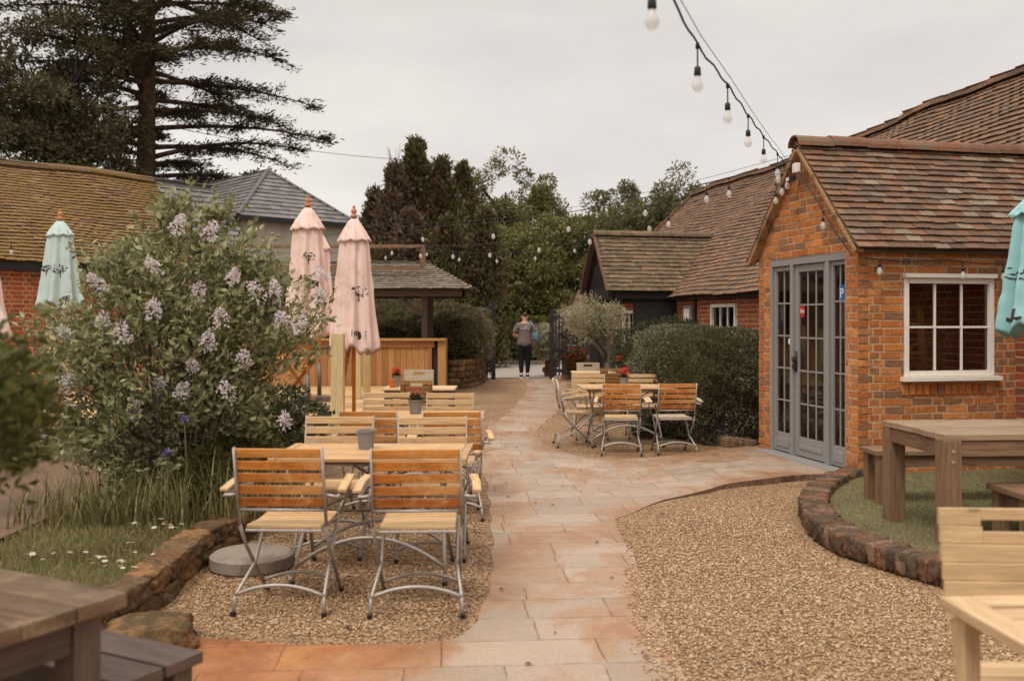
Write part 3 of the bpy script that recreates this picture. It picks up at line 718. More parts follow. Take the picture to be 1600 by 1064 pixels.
def glazing(parent, o, d, nrm, u0, u1, z0, z1, nx, nz, mat, fr=.05, bar=.022, dep=.06, inset=.0, base=0, name='window', sill=False, proud=0.02, headrail=False, top=None):
    """one window or door leaf: frame with glazing bars + its glass; base = height of a solid bottom panel"""
    o = np.array(o, float); d = np.array(d, float); nrm = np.array(nrm, float)
    def B(m, a, b, c, e, t, off=0): m.boxes([[*(o+d*(a+b)/2+nrm*(off-inset)), (c+e)/2]], [[[*(d*(b-a)/2), 0], [0, 0, (e-c)/2], [*(nrm*t/2), 0]]], .003)
    m = MB(); top = top or fr
    B(m, u0, u0+fr, z0, z1, dep); B(m, u1-fr, u1, z0, z1, dep)
    B(m, u0+fr, u1-fr, z1-top, z1, dep); B(m, u0+fr, u1-fr, z0, z0+fr+base, dep*.96)
    iu0, iu1, iz0, iz1 = u0+fr, u1-fr, z0+fr+base, z1-top
    for i in range(1, nx):
        x = iu0+(iu1-iu0)*i/nx; B(m, x-bar/2, x+bar/2, iz0, iz1, dep*.4)
    for j in range(1, nz):
        z = iz0+(iz1-iz0)*j/nz
        for i in range(nx):
            a = iu0+(iu1-iu0)*i/nx+(bar/2 if i else 0); b = iu0+(iu1-iu0)*(i+1)/nx-(bar/2 if i < nx-1 else 0)
            B(m, a, b, z-bar/2, z+bar/2, dep*.38)
    if base > .1: B(m, u0+fr*1.3, u1-fr*1.3, z0+fr, z0+base*.9, .012, dep*.5+.002)
    f = m.build(name, mat, parent)
    gm = MB(); A_ = o+d*iu0-nrm*inset; B_ = o+d*iu1-nrm*inset; q4 = [(*A_, iz0), (*B_, iz0), (*B_, iz1), (*A_, iz1)]
    if np.dot(np.cross([*(B_-A_), 0], [0, 0, 1]), [*nrm, 0]) < 0: q4 = q4[::-1]
    gm.add(q4, [[0, 1, 2, 3]])
    gm.build('glass', M['glass'], f)
    if sill:
        s_ = MB(); B(s_, u0-.04, u1+.05, z0-.045, z0, .13, .03); s_.build('window_sill', mat, f)
    if headrail:
        s_ = MB(); B(s_, u0-.01, u1+.01, z1, z1+.045, .09, .03); s_.build('window_head', mat, f)
    return f

# --- the porch
uu = np.array([-.2156, .9765]); vv = np.array([.9765, .2156]); N0 = np.array([NX, NY])
def PV(s, t, z): q = N0+vv*s+uu*t; return (q[0], q[1], z)
porch = thing('brick_porch', 'orange brick gabled porch with clay tile roof and grey glazed doors', 'porch')
hs = 2.02
def gspan(z):
    if z < 2.21: return (0, hs)
    k = (z-2.21)/1.035; return (max(0, k-.10), min(hs, hs-k+.10))
brick_wall(porch, 'front_wall', N0+vv*0, uu, -vv, hs, -.04, 3.3, M['brick_orange'], [(.20, 1.755, .05, 2.245)], gspan, thick=.11)
brick_wall(porch, 'side_wall', N0+vv*.001, vv, -uu, 1.735, -.04, 2.32, M['brick_orange'], [(.49, 1.49, .99, 1.945)], thick=.11)
brick_wall(porch, 'far_side_wall', N0+uu*hs, vv, uu, 1.735, -.04, 2.32, M['brick_orange'], thick=.11)
zr = 3.38
up1 = np.array([*(uu*1.13), 1.17])
near_e = np.array(PV(-.09, -.12, 2.21)); vv3 = np.array([*vv, 0]); uu3 = np.array([*uu, 0])
tile_roof(porch, 'roof_slope', near_e, vv3, 3.4, up1, M['tile'], expo=.098)
up2 = np.array([*(-uu*1.13), 1.17])
tile_roof(porch, 'roof_slope', PV(-.09, hs+.12, 2.21), vv3, 3.4, up2, M['tile'], expo=.098)
ridge(porch, PV(-.12, 1.01, 3.40), PV(3.1, 1.01, 3.39), .12, .4)
vg = MB()
vg.beam(PV(-.045, -.10, 2.185), PV(-.045, .99, 3.335), .10, .05, up=(0, 0, 1)); vg.beam(PV(-.045, hs+.10, 2.185), PV(-.045, 1.03, 3.335), .10, .05)
vg.build('verge', M['verge'], porch, bevel=.012)
ev = MB(); ev.beam(PV(.0, -.045, 2.195), PV(1.7, -.045, 2.195), .06, .03); ev.build('eaves_board', M['wood_dark'], porch)
# door set
dz0 = .07
fm = MB()
def fb(a, b, c, e, t=.10, off=0): fm.boxes([[*(N0+uu*(a+b)/2+vv*(.055-off)), (c+e)/2]], [[[*(uu*(b-a)/2), 0], [0, 0, (e-c)/2], [*(vv*t/2), 0]]], 0)
fb(.20, 1.755, 2.13, 2.243); fb(.20, .235, dz0, 2.13); fb(1.72, 1.755, dz0, 2.13); fb(.535, .60, dz0, 2.13); fb(1.255, 1.315, dz0, 2.13)
fm.build('door_frame', M['greypaint'], porch, bevel=.004)
dl = glazing(porch, N0+vv*.055, uu, -vv, .602, 1.253, dz0+.012, 2.125, 3, 5, M['greypaint'], fr=.075, bar=.021, dep=.04, base=.13, name='door')
glazing(porch, N0+vv*.055, uu, -vv, .237, .533, dz0+.012, 2.125, 2, 5, M['greypaint'], fr=.042, bar=.021, dep=.04, base=.16, name='side_light')
glazing(porch, N0+vv*.055, uu, -vv, 1.317, 1.718, dz0+.012, 2.125, 2, 5, M['greypaint'], fr=.05, bar=.021, dep=.04, base=.16, name='side_light')
hm = MB(); q = N0+uu*1.215-vv*.0+vv*.025
hm.tube([(q[0], q[1], .98), (q[0], q[1], 1.2)], .014, 8); hm.lathe([(.001, .0), (.026, .01), (.026, .04), (.001, .05)], 10, (q[0]-.02, q[1], 1.08)); hm.tube([(q[0], q[1], 1.13), (q[0]-.05, q[1]-.01, 1.13), (q[0]-.06, q[1]-.08, 1.11)], .009, 6)
hm.tube([(q[0], q[1], 1.0), (q[0]-.035, q[1]+.005, 1.02), (q[0]-.035, q[1]+.005, 1.06)], .008, 6)
hm.build('door_handle', M['black'], dl, smooth=True)
th_ = MB(); th_.boxes([[*(N0+uu*.98-vv*.05), .05]], [[[*(uu*.86), 0], [*(vv*.10), 0], [0, 0, .022]]]); th_.build('threshold', M['greypaint'], porch, bevel=.006)
wn = glazing(porch, N0+uu*.05, vv, -uu, .49, 1.49, .99, 1.945, 3, 2, M['whitepaint'], fr=.055, bar=.024, dep=.07, inset=-.03, sill=True, headrail=True)
so = MB()   # soldier course below the window
for k in range(13):
    so.boxes([[*(N0+vv*(.5+k*.0775)-uu*.004), .865]], [[[*(vv*.0325), 0], [0, 0, .05], [*(-uu*.014), 0]]], .004)
so.build('soldier_course', M['brick_orange'], porch)
# interior of the porch
rm = MB(); rm.boxes([[*(N0+vv*.9+uu*1.0), .03]], [[[*(vv*.78), 0], [*(uu*.89), 0], [0, 0, .02]]]); rm.build('inside_floor', M['wood_dark'], porch)
def flatcard(name, o, d, u, z, w_, h_, mat, parent, text=None, tmat=None, off=.0):
    m = MB(); m.boxes([[*(np.array(o)+d*u), z]], [[[*(d*w_/2), 0], [0, 0, h_/2], [*(np.array([d[1], -d[0]])*.0015), 0]]]); return m.build(name, mat, parent)

# ------------------------------------------------------------------ lettering
def text_tris(s_, size, bold=0.0):
    cu = bpy.data.curves.new('lettering', 'FONT'); cu.body = s_; cu.size = size; cu.offset = bold; cu.align_x = 'CENTER'; cu.align_y = 'CENTER'; cu.resolution_u = 3
    o = bpy.data.objects.new('lettering', cu); col.objects.link(o); bpy.context.view_layer.update()
    dg = bpy.context.evaluated_depsgraph_get(); me = o.evaluated_get(dg).to_mesh()
    V = [tuple(v.co) for v in me.vertices]; me.calc_loop_triangles(); T = [tuple(t.vertices) for t in me.loop_triangles]
    o.evaluated_get(dg).to_mesh_clear(); bpy.data.objects.remove(o); bpy.data.curves.remove(cu)
    return np.array(V), np.array(T)
def text_flat(name, s_, size, o, ax, ay, mat, parent, bold=.0):
    V, T = text_tris(s_, size, bold); o = np.array(o, float); ax = np.array(ax, float); ay = np.array(ay, float)
    m = MB(); m.add(o+V[:, :1]*ax+V[:, 1:2]*ay, T); return m.build(name, mat, parent)
M['blue_sticker'] = plain('blue_sticker', C8(28, 96, 170), .4); M['red_sticker'] = plain('red_sticker', C8(196, 34, 34), .4); M['white_ink'] = plain('white_ink', C8(236, 232, 226), .5)
def sticker(t, z, w_, h_, mat, txt, ts, lab, cat, rnd_=False):
    q = N0+uu*t+vv*.049
    m = MB()
    if rnd_:
        V = [[*(q+uu*w_/2*math.cos(a)), z+h_/2*math.sin(a)] for a in np.linspace(0, 6.283, 17)[:-1]]
        V2 = [[p[0]+vv[0]*.001, p[1]+vv[1]*.001, p[2]] for p in V]
        m.add(V+V2, [list(range(16))]); m.add(V+V2, [[i, (i+1) % 16, 16+(i+1) % 16, 16+i] for i in range(16)])
    else: m.boxes([[*q, z]], [[[*(uu*w_/2), 0], [0, 0, h_/2], [*(vv*.001), 0]]])
    o = m.build('sticker', mat); tag(o, lab, cat)
    q2 = q-vv*.003
    text_flat('sticker_lettering', txt, ts, (*q2, z), (*(-uu), 0), (0, 0, 1), M['white_ink'], o, .001)
    return o
sticker(.355, 1.80, .10, .17, M['blue_sticker'], 'P', .13, 'blue sign with a white letter P inside the side light of the porch', 'sign')
sticker(1.12, 1.63, .10, .14, M['red_sticker'], 'No', .06, 'small red sticker on the second row of door panes', 'sticker', True)
sticker(1.40, 1.30, .06, .07, M['white_ink'], 'o', .05, 'small pale round sticker on the far side light', 'sticker', True)

# wooden folded furniture seen inside the porch through the window
st = thing('folding_step_ladder', 'pale wooden A-frame steps standing inside the porch behind the window', 'steps', PV(.95, .55, .05), math.atan2(vv[1], vv[0]))
m = MB(); m.beam((-.24, 0, 0), (-.06, 0, 1.6), .05, .03, (0, 1, 0)); m.beam((.24, 0, 0), (.1, 0, 1.6), .07, .03, (0, 1, 0)); m.build('rail', M['wood_cedar'], st)
m = MB()
for k in range(5): m.box((.0, 0, .25+k*.3), (.42-k*.055, .12, .03))
m.build('tread', M['wood_cedar'], st)
for k, (s_, t_) in enumerate([(1.3, .8)]):
    st = thing('stacked_wooden_chairs', 'stack of curved-back wooden chairs inside the porch behind the window', 'chairs', PV(s_, t_, .05), math.atan2(vv[1], vv[0]))
    for j in range(5):
        m = MB(); z = .75+j*.19
        for a in range(12):
            t0, t1 = math.pi*a/12, math.pi*(a+1)/12; m.beam((.2*math.cos(t0), .02*j, z+.12*math.sin(t0)), (.2*math.cos(t1), .02*j, z+.12*math.sin(t1)), .03, .1, (0, 1, 0))
        m.build('chair_back', M['wood_cedar'], st)
    m = MB()
    for sx in (-.2, .2): m.beam((sx, 0, 0), (sx, .05, 1.5), .04, .04)
    m.build('leg', M['wood_cedar'], st)

# ------------------------------------------------------------------ the long barn
barn = thing('long_barn', 'long low brick barn with a sagging brown clay tile roof behind the porch', 'barn')
BO = N0+vv*1.74
brick_wall(barn, 'wall', BO-uu*7, uu, -vv, 21.0, -.03, 2.02, M['brick_red'], [(7+6.21, 7+7.18, .9, 1.8), (7+11.05, 7+11.8, .83, 1.73)], thick=.2)
p_ = math.hypot(1, 1)
def bt(c):
    q = np.array(c[:2])-N0; return float(q@vv), float(q@uu)
def bwarp(c):
    s_, t = bt(c); f = max(0, min(1, (s_-1.5)/2.8))
    target = .16-.32*(t-2)/12.0 if t > 2 else .16+.02*(2-t)
    sag = -.10*math.sin(math.pi*min(1, max(0, (t-2)/11)))+.025*math.sin(t*1.7)+.012*math.sin(t*4.1+s_*3)
    return (0, 0, f*(target+sag)+.012*math.sin(t*2.3+s_*2))
def bkeep(c):
    s_, t = bt(c)
    if -.12 < t < hs+.12 and c[2] < 3.38-abs(t-1.01)*1.035-.12: return False
    if 8.5 < t < 10.6 and c[2] < 3.16-abs(t-9.55)*1.3-.12: return False
    return True
b0 = np.array([*(N0+vv*1.55-uu*7), 1.95])
tile_roof(barn, 'roof', b0, uu3, 21.05, np.array([*(vv*2.81), 2.81]), M['tile_far'], expo=.11, tw=.175, keep=bkeep, warp=bwarp, lift=.03, jit=.008)
tile_roof(barn, 'roof', np.array([*(N0+vv*7.2-uu*7), 1.95]), uu3, 21.05, np.array([*(-vv*2.84), 2.81]), M['tile_far'], expo=.3, tw=.5, warp=lambda c: bwarp((*(N0+vv*(8.74-bt(c)[0])+uu*bt(c)[1]), c[2])))
ridge(barn, [*(N0+vv*4.37-uu*7), 4.80], [*(N0+vv*4.37+uu*14.1), 4.80], .12, .4, M['tile_far'], warp=lambda c: bwarp((*(N0+vv*4.3+uu*bt(c)[1]), 0)))
m = MB(); ge = N0+uu*13.95
V = [[*(ge+vv*1.74), 0], [*(ge+vv*7.0), 0], [*(ge+vv*7.0), 2.0], [*(ge+vv*4.37), 4.55], [*(ge+vv*1.74), 2.0]]
m.add(V+[[p[0]+uu[0]*.1-.0, p[1]+uu[1]*.1, p[2]] for p in V], [[0, 1, 2, 3, 4]]); m.build('gable_wall', M['brick_red'], barn)
m = MB(); m.beam([*(N0+vv*1.5+uu*14.07), 1.93], [*(N0+vv*4.37+uu*14.07), 4.66], .06, .1); m.build('verge', M['ridge'], barn)
ev = MB(); ev.beam([*(N0+vv*1.66-uu*7), 1.93], [*(N0+vv*1.66-uu*.2), 1.93], .12, .07); ev.beam([*(N0+vv*1.66+uu*2.1), 1.93], [*(N0+vv*1.66+uu*14), 1.93], .12, .07); ev.build('eaves_board', M['blackboard'], barn)
glazing(barn, BO, uu, -vv, 6.21, 7.18, .9, 1.8, 3, 1, M['whitepaint'], fr=.06, bar=.035, dep=.08, inset=.0)
glazing(barn, BO, uu, -vv, 11.05, 11.8, .83, 1.73, 2, 1, M['whitepaint'], fr=.07, bar=.04, dep=.08, inset=.0)
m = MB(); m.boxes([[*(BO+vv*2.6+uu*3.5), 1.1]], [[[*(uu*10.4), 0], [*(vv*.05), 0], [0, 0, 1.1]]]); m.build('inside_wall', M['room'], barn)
m = MB(); m.tube([[*(BO-vv*.03+uu*7.85), 0.0], [*(BO-vv*.03+uu*7.85), 1.9]], .03, 8); m.build('drainpipe', M['black'], barn)
nb = thing('notice_case', 'grey framed notice case on the barn wall next to the black porch', 'notice case', (*(BO-vv*.03+uu*8.16), 1.58), math.atan2(uu[1], uu[0]))
m = MB(); m.box((0, .0, 0), (.36, .06, .42)); m.build('case', M['greypaint'], nb, bevel=.01)
m = MB(); m.box((0, .035, 0), (.24, .008, .3)); m.build('notice_paper', M['whitepaint'], nb)

# ------------------------------------------------------------------ black boarded annex porch
an = thing('black_timber_porch', 'small black weatherboarded porch with a lichened tile roof beside the barn', 'porch')
t0 = 8.67
def AX(q, t, z): p = BO-vv*q+uu*t; return (p[0], p[1], z)   # q: out from the barn wall
ah = 1.75; za = 3.16; ze = 2.06; s0 = 1.40
tile_roof(an, 'roof_slope', AX(s0, t0-.02, ze), vv3, s0+1.05, np.array([*(uu*(ah/2+.02)), za-ze]), M['tile_annex'], expo=.1, tw=.17, lift=.03, jit=.008)
tile_roof(an, 'roof_slope', AX(s0, t0+ah+.02, ze), vv3, s0+1.05, np.array([*(-uu*(ah/2+.02)), za-ze]), M['tile_annex'], expo=.1, tw=.17)
ridge(an, AX(s0+.02, t0+ah/2, za+.03), AX(-1.15, t0+ah/2, za+.03), .10, .33, M['tile_annex'])
m = MB()
k = 0; z = ze-.16
while z < za-.12:
    hw = min(ah/2-.06, (za-.05-z-.12)/((za-ze)/(ah/2)))
    if hw > .05:
        a = AX(s0-.14, t0+ah/2-hw, z+.06); b = AX(s0-.14, t0+ah/2+hw, z+.06); m.beam(a, b, .03, .125, up=(-vv[0]*.15, -vv[1]*.15, 1))
    z += .115; k += 1
m.build('weatherboard_gable', M['blackboard'], an)
m = MB(); m.beam(AX(s0-.05, t0+.0, ze-.06), AX(s0-.05, t0+ah/2, za-.03), .03, .13); m.beam(AX(s0-.05, t0+ah, ze-.06), AX(s0-.05, t0+ah/2, za-.03), .03, .13); m.build('bargeboard', M['blackboard'], an)
m = MB(); m.beam(AX(s0+.0, t0-.01, ze+.0), AX(s0+.0, t0+ah/2, za+.04), .06, .04); m.beam(AX(s0, t0+ah+.01, ze), AX(s0, t0+ah/2, za+.04), .06, .04); m.build('verge', M['ridge'], an)
m = MB()
z = 0
while z < ze-.12: m.beam(AX(0, t0+.12, z+.06), AX(.86, t0+.12, z+.06), .03, .125, up=(-uu[0]*.15, -uu[1]*.15, 1)); z += .115
m.build('weatherboard_side', M['blackboard'], an)
m = MB(); m.beam(AX(0, t0+.1, ze-.07), AX(s0-.1, t0+.1, ze-.07), .1, .14); m.beam(AX(0, t0+ah-.1, ze-.07), AX(s0-.1, t0+ah-.1, ze-.07), .1, .14); m.beam(AX(s0-.2, t0, ze-.07), AX(s0-.2, t0+ah, ze-.07), .1, .14); m.build('eaves_beam', M['blackboard'], an)
for (q_, t_) in ((s0-.22, .12), (s0-.22, ah-.12)):
    m = MB(); m.beam(AX(q_, t0+t_, 0), AX(q_, t0+t_, ze-.14), .14, .14); m.build('post', M['blackboard'], an, bevel=.006)
m = MB(); m.box((0, 0, .5), (.34, .9, 1.0)); o = m.build('half_wall', M['blackboard'], an); o.location = AX(s0-.55, t0+ah-.1, 0); o.rotation_euler = (0, 0, math.atan2(uu[1], uu[0])+R(90))

# small tiled lean-to beyond the annex
le = thing('tiled_lean_to', 'small red tiled lean-to roof showing left of the black porch', 'outbuilding')
brick_wall(le, 'wall', at(893, 26.6)[:2], (1, 0), (0, -1), 1.5, 0, 1.75, M['brick_red'])
tile_roof(le, 'roof', (*at(890, 26.4)[:2], 1.72), np.array([1., 0, 0]), 1.7, np.array([.3, .9, .6]), M['tile'], expo=.11)

# ------------------------------------------------------------------ left range with mossy roof
rg = thing('mossy_roof_range', 'long brick outbuilding with a moss covered tile roof on the left', 'outbuilding')
mm = np.array([.625, .7806]); mn = np.array([-.7806, .625]); L0 = np.array([-8.53, 16.0])
def LG(s, n_, z): p = L0+mm*s+mn*n_; return (p[0], p[1], z)
brick_wall(rg, 'wall', L0-mm*8, mm, -mn, 13.4, 0, 2.5, M['brick_red'], thick=.2)
m3 = np.array([*mm, 0])
lw = lambda c: (0, 0, .03*math.sin(c[0]*1.3)+.015*math.sin(c[1]*3))
tile_roof(rg, 'mossy_roof', LG(-8, -.2, 2.49), m3, 12.1, np.array([*(mn*2.4), 1.97]), M['tile_moss'], expo=.10, tw=.17, lift=.035, jit=.01, warp=lw)
tile_roof(rg, 'slate_roof', LG(4.1, -.2, 2.49), m3, 1.4, np.array([*(mn*2.4), 1.97]), M['slate'], expo=.2, tw=.28, warp=lw)
tile_roof(rg, 'rear_roof', LG(-8, 4.6, 2.49), m3, 13.5, np.array([*(-mn*2.4), 1.97]), M['slate'], expo=.3, tw=.4)
ridge(rg, LG(-8, 2.2, 4.49), LG(4.05, 2.2, 4.49), .12, .45, M['tile_moss'], warp=lw)
ridge(rg, LG(4.1, 2.2, 4.47), LG(5.5, 2.2, 4.47), .07, .45, M['slate'])
m = MB(); V = [LG(5.38, 0, 0), LG(5.38, 4.4, 0), LG(5.38, 4.4, 2.5), LG(5.38, 2.2, 4.4), LG(5.38, 0, 2.5)]; m.add(V, [[0, 1, 2, 3, 4]]); m.build('gable_wall', M['brick_red'], rg)
m = MB(); m.beam(LG(-8, -.1, 2.42), LG(5.4, -.1, 2.42), .16, .14); m.build('eaves_board', M['black'], rg)

# ------------------------------------------------------------------ slate-roofed house
sh = thing('white_slate_house', 'whitewashed building with a hipped grey slate roof behind the parasols', 'building')
F0 = np.array([-6.25, 21.9]); ee = np.array([.735, .678]); en = np.array([-.678, .735]); wd = 3.25; zE = 3.9; zA = 5.25
def SH(a, b, z): p = F0+ee*a+en*b; return (p[0], p[1], z)
m = MB()
m.boxes([[*(F0+ee*wd/2+en*5.1), zE/2]], [[[*(ee*(wd/2-.15)), 0], [*(en*4.95), 0], [0, 0, zE/2-.01]]]); m.build('wall', M['whitewash'], sh)
e3 = np.array([*ee, 0]); n3 = np.array([*en, 0]); h2 = wd/2
tile_roof(sh, 'roof_slope', SH(0, 0, zE), e3, wd, np.array([*(en*h2), zA-zE]), M['slate'], expo=.17, tw=.25, span=lambda f: (h2*f, wd-h2*f))
tile_roof(sh, 'roof_slope', SH(0, 0, zE), n3, 10, np.array([*(ee*h2), zA-zE]), M['slate'], expo=.17, tw=.25, span=lambda f: (h2*f, 10))
tile_roof(sh, 'roof_slope', SH(wd, 0, zE), n3, 10, np.array([*(-ee*h2), zA-zE]), M['slate'], expo=.17, tw=.25, span=lambda f: (h2*f, 10))
ridge(sh, SH(h2, h2, zA+.0), SH(h2, 10, zA+.0), .06, .5, M['slate'])
hp = MB(); hp.tube([SH(0, 0, zE+.03), SH(h2, h2, zA+.04)], .05, 6); hp.tube([SH(wd, 0, zE+.03), SH(h2, h2, zA+.04)], .05, 6); hp.build('hip_ridge', M['slate'], sh)
m = MB(); m.beam(SH(-.05, -.04, zE-.03), SH(wd+.05, -.04, zE-.03), .1, .1); m.beam(SH(-.04, -.05, zE-.03), SH(-.04, 10, zE-.03), .1, .1); m.beam(SH(wd+.04, -.05, zE-.03), SH(wd+.04, 10, zE-.03), .1, .1); m.build('gutter', M['black'], sh)

# ------------------------------------------------------------------ outdoor bar
bar = thing('timber_bar', 'open sided timber bar with vertical board counter and shingle roof', 'bar')
YB = 19.3; XR = -1.36; XL = -7.0
m = MB(); x = XL
while x < XR-.28: m.box((x+.06, YB, .54+.02), (.118, .022, 1.0)); x += .122
m.build('counter_front', M['wood_cedar'], bar, bevel=.003)
m = MB(); m.box(((XL+XR)/2-.02, YB+.2, 1.13), (XR-XL+.1, .62, .045)); m.box(((XL+XR)/2-.1, YB-.03, 1.04), (XR-XL-.2, .03, .13)); m.build('counter_top', M['wood_cedar'], bar, bevel=.004)
m = MB(); m.box((XR-.05, YB-.01, .56), (.16, .05, 1.1)); m.box((XR-.29, YB-.01, .56), (.08, .05, 1.1)); m.box((XR-.0, YB+.3, .56), (.04, .6, 1.1)); m.build('corner_post', M['wood_cedar'], bar, bevel=.004)
m = MB(); m.box((XR-.18, YB+.05, .56), (.13, .02, 1.1)); m.build('counter_gap_shade', M['blackboard'], bar)  # black panel stands for the shade in the gap between the posts
for (x, y) in ((-1.80, 19.75), (-1.80, 21.2), (-5.0, 19.75), (-5.0, 21.2)):
    m = MB(); m.beam((x, y, 0), (x, y, 2.1), .12, .12); m.build('post', M['wood_dark'], bar, bevel=.005)
m = MB(); m.beam((-1.85, 19.75, 1.62), (-2.35, 19.75, 2.05), .07, .09, (0, 1, 0)); m.build('brace', M['wood_dark'], bar)
m = MB(); m.beam((-7.2, 19.35, 2.06), (-.95, 19.35, 2.06), .1, .12); m.beam((-7.2, 21.6, 2.06), (-.95, 21.6, 2.06), .1, .12); m.beam((-.95, 19.3, 2.06), (-.95, 21.65, 2.06), .1, .12); m.build('eaves_beam', M['wood_dark'], bar)
x0, x1 = -7.6, -.76; y0, y1 = 18.95, 21.9; zt = 2.72; ym = (y0+y1)/2
tile_roof(bar, 'roof_slope', (x0, y0, 2.13), np.array([1., 0, 0]), x1-x0, np.array([0, ym-y0, zt-2.13]), M['shingle'], expo=.12, tw=.09, th=.02, span=lambda f: (0, (x1-x0)-1.05*f), jit=.02)
tile_roof(bar, 'roof_slope', (x0, y1, 2.13), np.array([1., 0, 0]), x1-x0, np.array([0, ym-y1, zt-2.13]), M['shingle'], expo=.2, tw=.3, span=lambda f: (0, (x1-x0)-1.05*f))
tile_roof(bar, 'roof_slope', (x1, y0, 2.13), np.array([0, 1., 0]), y1-y0, np.array([-1.05, 0, zt-2.13]), M['shingle'], expo=.12, tw=.09, th=.02, span=lambda f: ((ym-y0)*f, (y1-y0)-(ym-y0)*f), jit=.02)
m = MB(); m.beam((-7.2, 19.55, 3.02), (-1.78, 19.55, 3.02), .07, .07); m.beam((-7.2, 19.55, 2.58), (-1.78, 19.55, 2.58), .07, .07)
m.box((-1.82, 19.55, 2.80), (.12, .08, .37)); m.box((-4.4, 19.55, 2.80), (.12, .08, .37)); m.build('sign_frame', M['wood_weather'], bar, bevel=.004)
m = MB(); m.box((-4.5, 21.6, .55), (5.6, .05, 1.1)); m.build('back_panel', M['wood_dark'], bar)

# deck
dk = thing('timber_deck', 'low pale timber deck of wide boards under the parasols', 'deck')
m = MB(); y = 12.72; k = 0
while y < 19.2:
    xr = -1.88+ (.0)
    m.box((-4.95, y+.07, .185), (6.12, .135, .03)); y += .142
m.build('deck_boards', M['wood_deck'], dk, bevel=.003)
m = MB(); m.box((-4.95, 12.72, .085), (6.1, .03, .16)); m.box((-1.9, 16, .085), (.03, 6.5, .16)); m.build('deck_fascia', M['wood_deck'], dk)
# raw timber posts standing on the deck
pg = [(528, 13.05, .15, 1.35, 'thick raw pine post behind the nearest pink parasol', .17), (558.5, 16.2, .1, 1.35, 'slim raw pine post left of its twin, in front of the bar', .1), (573, 16.6, .1, 1.4, 'slim raw pine post right of its twin, in front of the bar', .1), (83, 14.6, .14, 1.55, 'pale raw timber post beside the teal parasol on the left', .14), (505, 13.6, .06, 1.3, 'thin raw pine batten just left of the thick post', .05)]
for (px, Y, wd_, z1_, lab, _) in pg[:4]:
    o = thing('timber_post', lab, 'post', at(px, Y, .19))
    m = MB(); m.box((0, 0, (z1_-.19)/2), (wd_+.02, wd_, z1_-.19)); m.build('shaft', M['wood_raw'], o, bevel=.006)
    m = MB(); m.box((0, 0, .006), (wd_+.07, wd_+.07, .012)); m.build('foot_plate', M['dsteel'], o)

# ------------------------------------------------------------------ parasols
def r_canopy(th, f, R0, R1, ph, folds=8):
    """f 0 at top, 1 at hem"""
    base = R0+(R1-R0)*f**.9
    a = .08+.22*f
    return base*(1+a*(math.sin(folds*th+ph+1.2*f)*.7+.35*math.sin((folds*2-3)*th+ph*2+2*f)))
def parasol(loc, ztop, zhem, rtop, rhem, mat, pole_mat, lab, ph=0, texts=(), z0=0, tilt=(0, 0), ruff=.17, base=None, squash=.75, pole=True):
    o = thing('closed_parasol', lab, 'parasol', (loc[0], loc[1], z0), 0, 'closed parasols')
    o.rotation_euler = (tilt[0], tilt[1], 0)
    H = ztop-zhem; zt = ztop-z0; zh = zhem-z0
    nT, nZ = 96, 30
    def surf_pt(th, f, off=0):
        r = r_canopy(th, f, rtop, rhem, ph)+off
        r += (.009+.011*f)*mnoise.noise(Vector((math.cos(th)*3+ph, math.sin(th)*3, f*9)))
        r *= min(1, .25+f*7) if f < .11 else 1
        hem = .045*math.sin(8*th+ph+.8)+.035*math.sin(3*th+ph) if f > .8 else 0
        return (r*math.cos(th), r*math.sin(th)*squash, zt-.06-f*(H-.06)+hem*max(0, (f-.8)/.2))
    m = MB(); V, F = [], []
    for j in range(nZ+1):
        for i in range(nT): V.append(surf_pt(2*math.pi*i/nT, j/nZ))
    for j in range(nZ):
        for i in range(nT): F.append([j*nT+i, (j+1)*nT+i, (j+1)*nT+(i+1) % nT, j*nT+(i+1) % nT])
    # inner return of the hem
    b = len(V)
    for i in range(nT):
        p = surf_pt(2*math.pi*i/nT, 1); V.append((p[0]*.45, p[1]*.45, p[2]+.12))
    for i in range(nT): F.append([nZ*nT+i, b+i, b+(i+1) % nT, nZ*nT+(i+1) % nT])
    m.add(V, F); cn = m.build('canopy', mat, o, smooth=True)
    # vent cap
    m = MB(); V, F = [], []; nz_ = 10
    for j in range(nz_+1):
        f = j/nz_
        for i in range(nT):
            th = 2*math.pi*i/nT; r = (.035+(rtop*1.42-.035)*f**.75)*(1+.10*f*math.sin(8*th+ph+.5)+.03*f*math.sin(17*th))
            z = zt-.05-f*(H*ruff)+.014*f*math.sin(8*th+ph+2)
            V.append((r*math.cos(th), r*math.sin(th)*(squash+.05), z))
    for j in range(nz_):
        for i in range(nT): F.append([j*nT+i, (j+1)*nT+i, (j+1)*nT+(i+1) % nT, j*nT+(i+1) % nT])
    m.add(V, F); c2 = m.build('vent_cap', mat, o, smooth=True)
    sm = c2.modifiers.new('solid', 'SOLIDIFY'); sm.thickness = .004
    m = MB(); m.lathe([(.001, zt-.05), (.05, zt-.04), (.052, zt-.015), (.03, zt+.0), (.036, zt+.03), (.042, zt+.05), (.03, zt+.075), (.012, zt+.085), (.02, zt+.10), (.022, zt+.115), (.001, zt+.13)], 14); m.build('finial', M['bronze'], o, smooth=True)
    if pole:
        m = MB(); m.tube([(0, 0, .05), (0, 0, zt-.1)], .026, 12); m.build('pole', pole_mat, o, smooth=True)
    for (s_, size, ang, f0, bold) in texts:
        V, T = text_tris(s_, size, bold); Q = []
        for (x, y, _) in V:
            f = f0 - y/H; r = r_canopy(ang, f, rtop, rhem, ph); th = ang+x/max(.12, r)
            Q.append(surf_pt(th, min(1, max(.12, f)), .006))
        m = MB(); m.add(Q, T); m.build('printed_lettering', M['print'], cn)
    return o, cn, surf_pt
